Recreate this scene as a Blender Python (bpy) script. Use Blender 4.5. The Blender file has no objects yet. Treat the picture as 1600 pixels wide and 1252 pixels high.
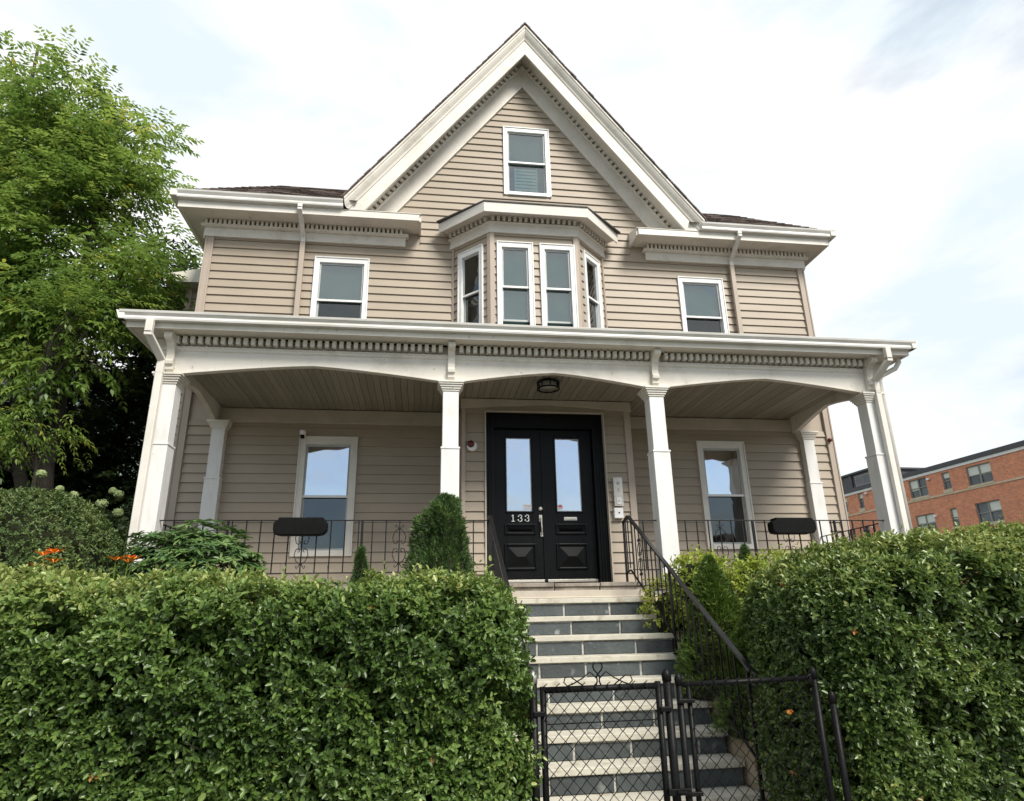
import bpy, math, random
import numpy as np
from mathutils import Vector, Matrix
random.seed(7); RNG = np.random.default_rng(7)
R = math.radians
scn = bpy.context.scene
COL = scn.collection
# ------------------------------------------------------------------ camera
# origin = eye of the photographer, x along the facade, y into the picture, z up (metres)
yaw, pitch, roll = R(8.0227), R(18.25), R(-1.1226)
fw = Vector((math.sin(yaw)*math.cos(pitch), math.cos(yaw)*math.cos(pitch), math.sin(pitch)))
rt = Vector((math.cos(yaw), -math.sin(yaw), 0)); up = rt.cross(fw)
r2 = rt*math.cos(roll) + up*math.sin(roll); u2 = -rt*math.sin(roll) + up*math.cos(roll)
cd = bpy.data.cameras.new('camera'); cam = bpy.data.objects.new('camera', cd); COL.objects.link(cam)
cam.matrix_world = Matrix(((r2.x, u2.x, -fw.x, 0), (r2.y, u2.y, -fw.y, 0), (r2.z, u2.z, -fw.z, 0), (0, 0, 0, 1)))
cd.sensor_fit = 'HORIZONTAL'; cd.sensor_width = 36; cd.lens = 36*1016/1600; cd.clip_start = .05; cd.clip_end = 3000
scn.camera = cam
# ------------------------------------------------------------------ sky, sun, exposure
SUN_EL, SUN_AZ = R(45), R(152)          # azimuth clockwise from +y: behind the camera, to the right
W = bpy.data.worlds.new('World'); scn.world = W; W.use_nodes = True
nt = W.node_tree; nt.nodes.clear(); N = nt.nodes.new; L = nt.links.new
sky = N('ShaderNodeTexSky'); sky.sky_type = 'NISHITA'; sky.sun_disc = False
sky.sun_elevation = SUN_EL; sky.sun_rotation = SUN_AZ; sky.air_density = 1.0; sky.dust_density = .2; sky.ozone_density = 2.0
tc = N('ShaderNodeTexCoord'); mp = N('ShaderNodeMapping'); mp.inputs['Scale'].default_value = (1, 1, 2.1); mp.inputs['Location'].default_value = (300.99, 144.01, 90.17)
L(tc.outputs['Generated'], mp.inputs[0])
n1 = N('ShaderNodeTexNoise'); n1.inputs['Scale'].default_value = 1.15; n1.inputs['Detail'].default_value = 8; n1.inputs['Roughness'].default_value = .55; n1.inputs['Distortion'].default_value = .35
L(mp.outputs[0], n1.inputs['Vector'])
cr = N('ShaderNodeValToRGB'); cr.color_ramp.elements[0].position = .40; cr.color_ramp.elements[1].position = .52
cr.color_ramp.elements[0].color = (.3, .3, .3, 1); cr.color_ramp.elements[1].color = (1, 1, 1, 1)
L(n1.outputs['Fac'], cr.inputs[0])
n2 = N('ShaderNodeTexNoise'); n2.inputs['Scale'].default_value = 2.6; n2.inputs['Detail'].default_value = 8; n2.inputs['Roughness'].default_value = .6; n2.inputs['Distortion'].default_value = .5; L(mp.outputs[0], n2.inputs['Vector'])
cc = N('ShaderNodeValToRGB'); cc.color_ramp.elements[0].position = .36; cc.color_ramp.elements[1].position = .60
cc.color_ramp.elements[0].color = (.76, .855, .915, 1); cc.color_ramp.elements[1].color = (1, 1, 1, 1)
L(n2.outputs['Fac'], cc.inputs[0])
cs = N('ShaderNodeVectorMath'); cs.operation = 'SCALE'; cs.inputs['Scale'].default_value = 10.6; L(cc.outputs[0], cs.inputs[0])
ss = N('ShaderNodeVectorMath'); ss.operation = 'SCALE'; ss.inputs['Scale'].default_value = 1.6; L(sky.outputs[0], ss.inputs[0])
mx = N('ShaderNodeMix'); mx.data_type = 'RGBA'; L(cr.outputs[0], mx.inputs[0]); L(ss.outputs[0], mx.inputs[6]); L(cs.outputs[0], mx.inputs[7])
bg = N('ShaderNodeBackground'); bg.inputs[1].default_value = .0605; L(mx.outputs[2], bg.inputs[0])
wo = N('ShaderNodeOutputWorld'); L(bg.outputs[0], wo.inputs[0])
sl = bpy.data.lights.new('sun', 'SUN'); sl.energy = 2.9; sl.angle = R(20); sl.color = (1, .95, .86)
so = bpy.data.objects.new('sun', sl); COL.objects.link(so)
sd = Vector((math.sin(SUN_AZ)*math.cos(SUN_EL), math.cos(SUN_AZ)*math.cos(SUN_EL), math.sin(SUN_EL)))
so.rotation_euler = sd.to_track_quat('Z', 'Y').to_euler(); so.location = (6, -10, 20)
scn.view_settings.view_transform = 'Standard'; scn.view_settings.look = 'None'
scn.view_settings.exposure = .80; scn.view_settings.gamma = 1; scn.view_settings.use_curve_mapping = False

# ------------------------------------------------------------------ materials
MATS = {}
def mat(name, col, rough=.6, var=None, vscale=3, vdetail=5, bump=0, bscale=40, spec=.5, metal=0, stretch=(1, 1, 1), lo=.35, hi=.65, objrand=0, second=None):
    """principled with a noise-driven second colour (wear, stains, grain) and fine relief"""
    m = bpy.data.materials.new(name); m.use_nodes = True; t = m.node_tree; b = t.nodes['Principled BSDF']
    b.inputs['Roughness'].default_value = rough; b.inputs['Metallic'].default_value = metal; b.inputs['Specular IOR Level'].default_value = spec
    c4 = (*col, 1); b.inputs['Base Color'].default_value = c4
    n = t.nodes.new; l = t.links.new
    co = n('ShaderNodeTexCoord'); mpp = n('ShaderNodeMapping'); mpp.inputs['Scale'].default_value = stretch; l(co.outputs['Object'], mpp.inputs[0])
    out = None
    if var:
        no = n('ShaderNodeTexNoise'); no.inputs['Scale'].default_value = vscale; no.inputs['Detail'].default_value = vdetail; no.inputs['Roughness'].default_value = .65
        l(mpp.outputs[0], no.inputs['Vector'])
        ra = n('ShaderNodeValToRGB'); ra.color_ramp.elements[0].position = lo; ra.color_ramp.elements[1].position = hi
        ra.color_ramp.elements[0].color = (*var, 1); ra.color_ramp.elements[1].color = c4
        l(no.outputs['Fac'], ra.inputs[0]); out = ra.outputs[0]
        if second:
            no2 = n('ShaderNodeTexNoise'); no2.inputs['Scale'].default_value = second[1]; no2.inputs['Detail'].default_value = 6; l(mpp.outputs[0], no2.inputs['Vector'])
            ra2 = n('ShaderNodeValToRGB'); ra2.color_ramp.elements[0].position = second[2]; ra2.color_ramp.elements[1].position = second[3]
            ra2.color_ramp.elements[0].color = (0, 0, 0, 1); ra2.color_ramp.elements[1].color = (1, 1, 1, 1); l(no2.outputs['Fac'], ra2.inputs[0])
            mm = n('ShaderNodeMix'); mm.data_type = 'RGBA'; l(ra2.outputs[0], mm.inputs[0]); l(out, mm.inputs[6]); mm.inputs[7].default_value = (*second[0], 1); out = mm.outputs[2]
    if objrand:
        oi = n('ShaderNodeObjectInfo'); hs = n('ShaderNodeHueSaturation'); mr = n('ShaderNodeMapRange')
        mr.inputs[3].default_value = 1-objrand; mr.inputs[4].default_value = 1+objrand; l(oi.outputs['Random'], mr.inputs[0]); l(mr.outputs[0], hs.inputs['Value'])
        if out is not None: l(out, hs.inputs['Color'])
        else: hs.inputs['Color'].default_value = c4
        out = hs.outputs[0]
    if out is not None: l(out, b.inputs['Base Color'])
    if bump:
        nb = n('ShaderNodeTexNoise'); nb.inputs['Scale'].default_value = bscale; nb.inputs['Detail'].default_value = 4; l(mpp.outputs[0], nb.inputs['Vector'])
        bp = n('ShaderNodeBump'); bp.inputs['Strength'].default_value = bump; bp.inputs['Distance'].default_value = .02; l(nb.outputs['Fac'], bp.inputs['Height']); l(bp.outputs[0], b.inputs['Normal'])
    MATS[name] = m; return m
mat('siding', (.365, .302, .230), .55, (.312, .258, .197), 1.1, 7, .05, 60, objrand=.05, stretch=(1, 1, 3), lo=.3, hi=.7)
mat('siding_post', (.40, .33, .265), .55, (.37, .31, .25), 3, 4)
mat('trim', (.69, .65, .58), .6, (.54, .50, .43), 2.2, 9, .08, 30, lo=.28, hi=.5, second=((.40, .37, .31), 14, .66, .74))
mat('trim_clean', (.70, .665, .605), .55, (.60, .565, .505), 2, 6, .04, 30)
mat('column_paint', (.69, .68, .66), .55, (.57, .55, .51), 3, 8, .1, 40, stretch=(2, 2, .6), lo=.25, hi=.5, second=((.5, .48, .44), 22, .70, .76))
mat('gutter', (.72, .70, .66), .4, (.55, .53, .48), 3, 7, stretch=(.6, 3, 3), lo=.3, hi=.6)
mat('vinyl', (.78, .78, .77), .4, (.68, .68, .66), 4, 4)
mat('sash_grey', (.42, .44, .43), .45, (.34, .36, .35), 6, 4)
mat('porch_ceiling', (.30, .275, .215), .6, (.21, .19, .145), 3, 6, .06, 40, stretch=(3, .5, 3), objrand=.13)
mat('beam_paint', (.50, .44, .36), .6, (.42, .37, .30), 3, 6)
mat('shingle', (.135, .10, .085), .9, (.065, .05, .045), 9, 8, .8, 60, lo=.35, hi=.62, stretch=(1, 2.2, 2.2), second=((.22, .165, .14), 22, .52, .62))
mat('flashing', (.07, .06, .055), .6, (.04, .035, .03), 6, 4)
mat('black_paint', (.0035, .004, .0045), .36, (.006, .006, .006), 8, 4, .03, 60, spec=.14)
mat('iron', (.007, .007, .007), .45, (.02, .015, .011), 18, 5, .1, 80, lo=.25, hi=.4, spec=.3)
mat('rail_iron', (.010, .010, .011), .3, (.017, .016, .015), 14, 5, .1, 60, spec=.5)
mat('fence_black', (.004, .004, .0042), .45, (.007, .007, .007), 20, 5, .1, 60, spec=.14)
mat('bare_metal', (.45, .44, .42), .4, (.3, .29, .27), 20, 4, metal=.8)
mat('brushed', (.62, .58, .51), .35, (.52, .49, .43), 30, 3, metal=.55)
mat('tread', (.55, .52, .435), .8, (.43, .405, .335), 5, 8, .25, 60, lo=.3, hi=.6, second=((.34, .29, .22), 9, .55, .72))
mat('bluestone', (.062, .075, .077), .65, (.04, .048, .05), 6, 7, .35, 30, lo=.3, hi=.65, second=((.20, .215, .21), 9, .62, .75), objrand=.22)
mat('mortar', (.55, .54, .49), .9, (.3, .29, .26), 14, 6, .4, 50)
mat('flagstone', (.30, .26, .215), .8, (.16, .135, .11), 6, 7, .5, 30, objrand=.2)
mat('concrete', (.30, .29, .265), .9, (.23, .22, .20), 4, 8, .3, 60)
mat('curb', (.46, .37, .26), .85, (.30, .24, .17), 5, 8, .4, 40)
mat('asphalt', (.05, .05, .05), .9, (.035, .035, .035), 6, 7, .3, 120)
mat('soil', (.055, .04, .028), .95, (.03, .022, .015), 7, 8, .8, 40)
mat('grass_ground', (.05, .07, .025), .95, (.03, .045, .015), .5, 8, .5, 30)
mat('bark', (.05, .042, .034), .9, (.022, .018, .014), 12, 6, .8, 30, stretch=(3, 3, .6))
mat('core_shade', (.030, .034, .016), .95, (.016, .018, .01), 8, 5, .8, 25, spec=.1)  # dark colour standing in for shade deep inside the foliage
mat('white_plastic', (.78, .78, .78), .4)
mat('red_lens', (.10, .012, .010), .2)
mat('black_plastic', (.004, .004, .004), .75, (.007, .007, .007), 12, 4, spec=.12)
mat('sticker_white', (.8, .8, .82), .5); mat('sticker_red', (.6, .13, .15), .5); mat('sticker_grey', (.33, .33, .40), .5)
mat('lamp_glass', (.35, .34, .30), .15)
mat('room', (.05, .05, .05), .9); mat('shade', (.085, .15, .145), .8, (.04, .085, .085), 2.2, 5, stretch=(1.5, 1, .7), lo=.3, hi=.7); mat('screen', (.05, .065, .06), .6)
mat('green_siding', (.34, .42, .36), .6, (.29, .37, .31), 2, 5, objrand=.05)
mat('brick', (.64, .235, .12), .85, (.50, .165, .088), 2.5, 8, lo=.3, hi=.7)
mat('cast_stone', (.60, .50, .36), .85, (.50, .41, .29), 3, 6)
mat('dark_metal', (.045, .045, .052), .5, (.035, .035, .04), 2, 4)
mat('far_pane', (.10, .12, .13), .12, (.05, .06, .065), .8, 3); mat('far_shade', (.62, .64, .58), .6); mat('far_frame', (.24, .23, .20), .6)
mat('orange_petal', (.9, .27, .03), .5); mat('bloom', (.28, .34, .14), .8, (.19, .25, .10), 9, 4)
mat('dead_leaf', (.55, .20, .03), .6)
# brick courses on the far building
def brick_nodes():
    m = MATS['brick']; t = m.node_tree; b = t.nodes['Principled BSDF']
    src = b.inputs['Base Color'].links[0].from_socket
    co = t.nodes.new('ShaderNodeTexCoord'); sp = t.nodes.new('ShaderNodeSeparateXYZ'); cb = t.nodes.new('ShaderNodeCombineXYZ')
    t.links.new(co.outputs['Object'], sp.inputs[0]); t.links.new(sp.outputs['Y'], cb.inputs['X']); t.links.new(sp.outputs['Z'], cb.inputs['Y'])
    br = t.nodes.new('ShaderNodeTexBrick'); br.inputs['Scale'].default_value = 1; br.inputs['Brick Width'].default_value = .22; br.inputs['Row Height'].default_value = .075; br.inputs['Mortar Size'].default_value = .009
    br.inputs['Color1'].default_value = (1.15, 1.1, 1.05, 1); br.inputs['Color2'].default_value = (.72, .72, .75, 1); br.inputs['Mortar'].default_value = (1.25, 2.0, 2.6, 1)
    t.links.new(cb.outputs[0], br.inputs['Vector'])
    mu = t.nodes.new('ShaderNodeMix'); mu.data_type = 'RGBA'; mu.blend_type = 'MULTIPLY'; mu.inputs[0].default_value = 1
    t.links.new(src, mu.inputs[6]); t.links.new(br.outputs[0], mu.inputs[7]); t.links.new(mu.outputs[2], b.inputs['Base Color'])
brick_nodes()
def glass(name, refl=.34, tint=(.5, .62, .6), wav=.03):
    m = bpy.data.materials.new(name); m.use_nodes = True; t = m.node_tree; t.nodes.clear(); n = t.nodes.new; l = t.links.new
    o = n('ShaderNodeOutputMaterial'); g = n('ShaderNodeBsdfGlossy'); g.inputs['Roughness'].default_value = .015; g.inputs['Color'].default_value = (.95, .97, 1, 1)
    tr = n('ShaderNodeBsdfTransparent'); tr.inputs[0].default_value = (*tint, 1); mi = n('ShaderNodeMixShader')
    lw = n('ShaderNodeLayerWeight'); lw.inputs[0].default_value = .5; mr = n('ShaderNodeMapRange'); mr.inputs[3].default_value = refl; mr.inputs[4].default_value = 1
    pw = n('ShaderNodeMath'); pw.operation = 'POWER'; pw.inputs[1].default_value = 3; l(lw.outputs['Facing'], pw.inputs[0]); l(pw.outputs[0], mr.inputs[0])
    l(mr.outputs[0], mi.inputs[0]); l(tr.outputs[0], mi.inputs[1]); l(g.outputs[0], mi.inputs[2]); l(mi.outputs[0], o.inputs[0])
    co = n('ShaderNodeTexCoord'); no = n('ShaderNodeTexNoise'); no.inputs['Scale'].default_value = 2.2; no.inputs['Detail'].default_value = 1; l(co.outputs['Object'], no.inputs['Vector'])
    bp = n('ShaderNodeBump'); bp.inputs['Strength'].default_value = .25; bp.inputs['Distance'].default_value = wav; l(no.outputs['Fac'], bp.inputs['Height']); l(bp.outputs[0], g.inputs['Normal'])
    MATS[name] = m
glass('pane', .15, (.6, .72, .7)); glass('pane_screened', .08, (.35, .42, .4)); glass('door_pane', .52, (.5, .55, .6))
def leaf_mat(name, stops, rough=.42, trans=.25, spec=.5):
    m = bpy.data.materials.new(name); m.use_nodes = True; t = m.node_tree; b = t.nodes['Principled BSDF']; n = t.nodes.new; l = t.links.new
    at = n('ShaderNodeAttribute'); at.attribute_name = 'tint'; ra = n('ShaderNodeValToRGB'); e = ra.color_ramp.elements
    e[0].position = stops[0][0]; e[0].color = (*stops[0][1], 1); e[1].position = stops[-1][0]; e[1].color = (*stops[-1][1], 1)
    for p, c in stops[1:-1]: k = e.new(p); k.color = (*c, 1)
    l(at.outputs['Fac'], ra.inputs[0]); l(ra.outputs[0], b.inputs['Base Color']); b.inputs['Roughness'].default_value = rough; b.inputs['Specular IOR Level'].default_value = spec
    tl = n('ShaderNodeBsdfTranslucent'); hs = n('ShaderNodeHueSaturation'); hs.inputs['Value'].default_value = 1.5; hs.inputs['Hue'].default_value = .485; l(ra.outputs[0], hs.inputs['Color']); l(hs.outputs[0], tl.inputs[0])
    ms = n('ShaderNodeMixShader'); ms.inputs[0].default_value = trans; l(b.outputs[0], ms.inputs[1]); l(tl.outputs[0], ms.inputs[2]); l(ms.outputs[0], t.nodes['Material Output'].inputs[0])
    MATS[name] = m
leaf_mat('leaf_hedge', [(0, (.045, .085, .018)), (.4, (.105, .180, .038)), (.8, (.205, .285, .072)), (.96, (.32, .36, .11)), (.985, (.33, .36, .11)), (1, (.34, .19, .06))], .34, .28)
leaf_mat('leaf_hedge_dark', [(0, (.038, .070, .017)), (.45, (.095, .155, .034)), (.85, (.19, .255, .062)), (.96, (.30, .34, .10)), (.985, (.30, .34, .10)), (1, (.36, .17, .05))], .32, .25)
leaf_mat('leaf_box', [(0, (.035, .065, .018)), (.6, (.08, .13, .034)), (1, (.18, .22, .07))], .5, .2, .4)
leaf_mat('leaf_tree', [(0, (.07, .135, .026)), (.5, (.14, .235, .045)), (.92, (.26, .355, .075)), (1, (.48, .38, .05))], .45, .45)
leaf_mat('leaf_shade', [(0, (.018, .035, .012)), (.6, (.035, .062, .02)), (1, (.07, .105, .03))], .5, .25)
leaf_mat('leaf_rhodo', [(0, (.045, .095, .03)), (.6, (.095, .175, .05)), (1, (.19, .28, .09))], .35, .2)
leaf_mat('needle_dark', [(0, (.028, .062, .016)), (.6, (.062, .12, .028)), (1, (.12, .19, .045))], .6, .15)
leaf_mat('needle_lime', [(0, (.05, .095, .014)), (.6, (.095, .16, .022)), (1, (.17, .25, .04))], .6, .15)
leaf_mat('leaf_lime', [(0, (.15, .22, .025)), (.6, (.30, .37, .045)), (1, (.52, .52, .08))], .45, .3)
leaf_mat('leaf_ivy', [(0, (.06, .16, .02)), (1, (.16, .34, .05))], .4, .3)

# ------------------------------------------------------------------ object helpers
def tag(o, label=None, cat=None, group=None, kind=None):
    if label: o['label'] = label
    if cat: o['category'] = cat
    if group: o['group'] = group
    if kind: o['kind'] = kind
    return o
def root_loc(p):
    v = Vector((0, 0, 0))
    while p is not None: v += p.location; p = p.parent
    return v
def empty(name, loc, label=None, cat=None, group=None):
    o = bpy.data.objects.new(name, None); COL.objects.link(o); o.location = loc; o.empty_display_size = .2
    return tag(o, label, cat, group)
def link(name, me, m, parent=None, loc=(0, 0, 0)):
    o = bpy.data.objects.new(name, me); COL.objects.link(o); o.parent = parent; o.location = loc
    if m and not me.materials: me.materials.append(MATS[m])
    return o
class MB:
    def __init__(s): s.v = []; s.f = []
    def add(s, vs, fs):
        b = len(s.v); s.v += [tuple(p) for p in vs]; s.f += [tuple(i+b for i in f) for f in fs]; return s
    def box(s, x0, x1, y0, y1, z0, z1):
        return s.add([(x0, y0, z0), (x1, y0, z0), (x1, y1, z0), (x0, y1, z0), (x0, y0, z1), (x1, y0, z1), (x1, y1, z1), (x0, y1, z1)],
                     [(0, 3, 2, 1), (4, 5, 6, 7), (0, 1, 5, 4), (1, 2, 6, 5), (2, 3, 7, 6), (3, 0, 4, 7)])
    def prism(s, pts, axis, a, b):
        """polygon in the two other axes (in xyz order) extruded from a to b along axis"""
        def mk(p, t): return {'x': (t, p[0], p[1]), 'y': (p[0], t, p[1]), 'z': (p[0], p[1], t)}[axis]
        n = len(pts)
        return s.add([mk(p, a) for p in pts]+[mk(p, b) for p in pts], [tuple(range(n))[::-1], tuple(range(n, 2*n))]+[(i, (i+1) % n, n+(i+1) % n, n+i) for i in range(n)])
    def tube(s, pts, r, n=6, cap=True):
        pts = [Vector(p) for p in pts]; rs = r if isinstance(r, (list, tuple)) else [r]*len(pts); vs = []; pa = None
        for i, p in enumerate(pts):
            d = (pts[min(i+1, len(pts)-1)]-pts[max(i-1, 0)]).normalized()
            if pa is None: pa = d.orthogonal().normalized()
            pa = (pa-d*pa.dot(d)); pa = pa.normalized() if pa.length > 1e-6 else d.orthogonal().normalized()
            q = d.cross(pa)
            for k in range(n):
                a = 2*math.pi*(k+.5)/n; vs.append(p+(pa*math.cos(a)+q*math.sin(a))*rs[i])
        fs = [(i*n+k, i*n+(k+1) % n, (i+1)*n+(k+1) % n, (i+1)*n+k) for i in range(len(pts)-1) for k in range(n)]
        if cap: fs += [tuple(range(n))[::-1], tuple(range((len(pts)-1)*n, len(pts)*n))]
        return s.add(vs, fs)
    def bar(s, p, q, w, h, upv=(0, 0, 1)):
        p, q = Vector(p), Vector(q); d = (q-p).normalized(); sd_ = d.cross(Vector(upv))
        sd_ = sd_.normalized() if sd_.length > 1e-4 else Vector((1, 0, 0)); u = sd_.cross(d)
        a, b = sd_*w/2, u*h/2
        return s.add([p-a-b, p+a-b, p+a+b, p-a+b, q-a-b, q+a-b, q+a+b, q-a+b], [(0, 1, 2, 3), (7, 6, 5, 4), (0, 4, 5, 1), (1, 5, 6, 2), (2, 6, 7, 3), (3, 7, 4, 0)])
    def lathe(s, prof, c=(0, 0, 0), n=20):
        vs = [(c[0]+r*math.cos(2*math.pi*k/n), c[1]+r*math.sin(2*math.pi*k/n), c[2]+z) for r, z in prof for k in range(n)]
        fs = [(i*n+k, i*n+(k+1) % n, (i+1)*n+(k+1) % n, (i+1)*n+k) for i in range(len(prof)-1) for k in range(n)]
        return s.add(vs, fs+[tuple(range(n))[::-1], tuple(range((len(prof)-1)*n, len(prof)*n))])
    def mesh(s, name, off=(0, 0, 0), smooth=False):
        me = bpy.data.meshes.new(name); o = Vector(off)
        me.from_pydata([tuple(Vector(p)-o) for p in s.v], [], s.f); me.validate(); 
        import bmesh
        b = bmesh.new(); b.from_mesh(me); bmesh.ops.recalc_face_normals(b, faces=b.faces); b.to_mesh(me); b.free()
        if smooth: me.shade_smooth()
        return me
    def build(s, name, m, parent=None, bevel=0, smooth=False):
        o = link(name, s.mesh(name, root_loc(parent), smooth), m, parent)
        if bevel:
            k = o.modifiers.new('bevel', 'BEVEL'); k.width = bevel; k.segments = 2; k.limit_method = 'ANGLE'; k.harden_normals = False
        return o
def box(*a): return MB().box(*a)
def path_sweep(mb, path, prof):
    """closed profile (outward distance, z) swept along a plan polyline with mitred corners; outward is right-hand side"""
    P = [Vector((x, y)) for x, y in path]; n = len(prof); vs = []
    for i, p in enumerate(P):
        d0 = (P[i]-P[i-1]).normalized() if i else (P[1]-P[0]).normalized(); d1 = (P[i+1]-P[i]).normalized() if i < len(P)-1 else d0
        n0 = Vector((d0.y, -d0.x)); n1 = Vector((d1.y, -d1.x)); m_ = (n0+n1).normalized(); m_ = m_/max(.3, m_.dot(n0))
        for d, z in prof: q = p+m_*d; vs.append((q.x, q.y, z))
    fs = [(i*n+k, i*n+(k+1) % n, (i+1)*n+(k+1) % n, (i+1)*n+k) for i in range(len(P)-1) for k in range(n)]
    return mb.add(vs, fs+[tuple(range(n))[::-1], tuple(range((len(P)-1)*n, len(P)*n))])
def copy_tree(o, parent=None):
    c = o.copy(); COL.objects.link(c); c.parent = parent
    for ch in list(o.children): copy_tree(ch, c)
    return c
# ------------------------------------------------------------------ the setting
def struct(name, mb, m): return tag(mb.build(name, m), kind='structure')
GZ = -1.6
struct('ground', MB().add([(-900, -900, GZ-.16), (900, -900, GZ-.16), (900, 900, GZ-.16), (-900, 900, GZ-.16)], [(0, 1, 2, 3)]), 'grass_ground')
struct('road', MB().add([(-300, -9, GZ-.13), (300, -9, GZ-.13), (300, -1.6, GZ-.13), (-300, -1.6, GZ-.13)], [(0, 1, 2, 3)]), 'asphalt')
pav = struct('pavement', box(-60, 60, -1.6, 4.0, GZ-.155, GZ-.03), 'concrete')
for i in range(-12, 13):
    if abs(i) < 7: box(i*1.5+.006, i*1.5+1.494, -1.44, 3.98, GZ-.028, GZ).build('paving_slab', 'concrete', pav, .006)
box(-60, 60, -1.598, -1.46, GZ-.028, GZ+.004).build('kerb', 'concrete', pav, .01)
# planted slope rising to the porch: two sheets beside the stairs
def slope(name, x0, x1, nx):
    ys = [4.0, 4.6, 5.2, 5.9, 6.6, 7.3, 8.2, 10, 14, 30]; zs = [-1.5, -1.42, -1.2, -.9, -.6, -.4, -.3, -.3, -.3, -.3]; vs = []; fs = []
    for j, (y, z) in enumerate(zip(ys, zs)):
        for i in range(nx+1): vs.append((x0+(x1-x0)*i/nx, y, z+random.uniform(-.03, .03)))
    for j in range(len(ys)-1):
        for i in range(nx): a = j*(nx+1)+i; fs.append((a, a+1, a+nx+2, a+nx+1))
    return struct(name, MB().add(vs, fs), 'soil')
slope('garden_bed', -30, .52, 40); slope('garden_slope', 2.72, 30, 36)
struct('path', box(.53, 2.71, 4.0, 5.3, GZ-.15, GZ-.012), 'concrete')

# ------------------------------------------------------------------ the house
XL, XR, XC = -3.66, 6.96, 1.72
PF = .345            # porch floor
house = empty('house', (1.72, 10, GZ), 'tan clapboard two-storey house with steep dentilled front gable and white porch', 'house')
def hp(mb, name, m, bevel=0, smooth=False, parent=None): return mb.build(name, m, parent or house, bevel, smooth)
class Plane:
    """vertical wall plane: s runs along d, outward normal on its right-hand side"""
    def __init__(s, x, y, dx, dy):
        k = math.hypot(dx, dy); s.o = (x, y); s.d = (dx/k, dy/k); s.n = (dy/k, -dx/k)
    def p(s, a, z, out=0): return (s.o[0]+s.d[0]*a+s.n[0]*out, s.o[1]+s.d[1]*a+s.n[1]*out, z)
    def box(s, mb, a0, a1, z0, z1, o0, o1):
        q = [s.p(a0, z0, o0), s.p(a1, z0, o0), s.p(a1, z0, o1), s.p(a0, z0, o1)]
        return mb.add(q+[(x, y, z1) for x, y, _ in q], [(0, 1, 2, 3), (7, 6, 5, 4), (0, 4, 5, 1), (1, 5, 6, 2), (2, 6, 7, 3), (3, 7, 4, 0)])
LAP = .1448
def siding(pl, z0, z1, ext, holes, parent, phase=0, name='clapboard', m='siding', lip=.030):
    """lap boards, one object per run; ext(z) gives the wall's s-range, holes are (s0,s1,z0,z1)"""
    k0 = math.floor((z0-phase)/LAP)
    for k in range(k0, k0+int((z1-z0)/LAP)+3):
        cb, ct = phase+k*LAP, phase+(k+1)*LAP; lo, hi = max(cb, z0), min(ct, z1)
        if hi-lo < .01: continue
        cuts = sorted({lo, hi}|{z for h in holes for z in h[2:4] if lo < z < hi}); pieces = []
        for za, zb in zip(cuts, cuts[1:]):
            e0, e1 = ext((za+zb)/2); segs = [(e0, e1)]
            for h in holes:
                if h[2] < (za+zb)/2 < h[3]:
                    ns = []
                    for a, b in segs:
                        if h[1] <= a or h[0] >= b: ns.append((a, b)); continue
                        if h[0] > a: ns.append((a, h[0]))
                        if h[1] < b: ns.append((h[1], b))
                    segs = ns
            pieces += [(a, b, za, zb) for a, b in segs if b-a > .01]
        groups = []
        for pc in pieces:
            hit = [g for g in groups if any(min(pc[1], q[1])-max(pc[0], q[0]) > .01 and pc[2:] != q[2:] for q in g)]
            ng = [pc]+[q for g in hit for q in g]; groups = [g for g in groups if g not in hit]+[ng]
        jit = random.uniform(-.0015, .0015)
        cutg = []
        for g in groups:                      # long runs are two or more boards butted together
            if len(g) == 1 and g[0][1]-g[0][0] > 2.4 and name == 'clapboard':
                a, b, za, zb = g[0]; c = a+(b-a)*random.uniform(.25, .75); cutg += [[(a, c-.0015, za, zb)], [(c+.0015, b, za, zb)]]
            else: cutg.append(g)
        groups = cutg
        for g in groups:
            mb = MB()
            for a, b, za, zb in g:
                fa, fb = (za-cb)/LAP, (zb-cb)/LAP; pa, pb = lip-(lip-.007)*fa+jit, lip-(lip-.007)*fb+jit
                ea0, ea1 = ext(za); eb0, eb1 = ext(zb); e0, e1 = ext((za+zb)/2)
                a0, a1 = (ea0, eb0) if abs(a-e0) < 1e-6 else (a, a); b0, b1 = (ea1, eb1) if abs(b-e1) < 1e-6 else (b, b)
                mb.add([pl.p(a0, za, .001), pl.p(b0, za, .001), pl.p(b0, za, pa), pl.p(a0, za, pa), pl.p(a1, zb, .001), pl.p(b1, zb, .001), pl.p(b1, zb, pb), pl.p(a1, zb, pb)],
                       [(0, 1, 2, 3), (7, 6, 5, 4), (0, 4, 5, 1), (1, 5, 6, 2), (2, 6, 7, 3), (3, 7, 4, 0)])
            mb.build(name, m, parent)
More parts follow.
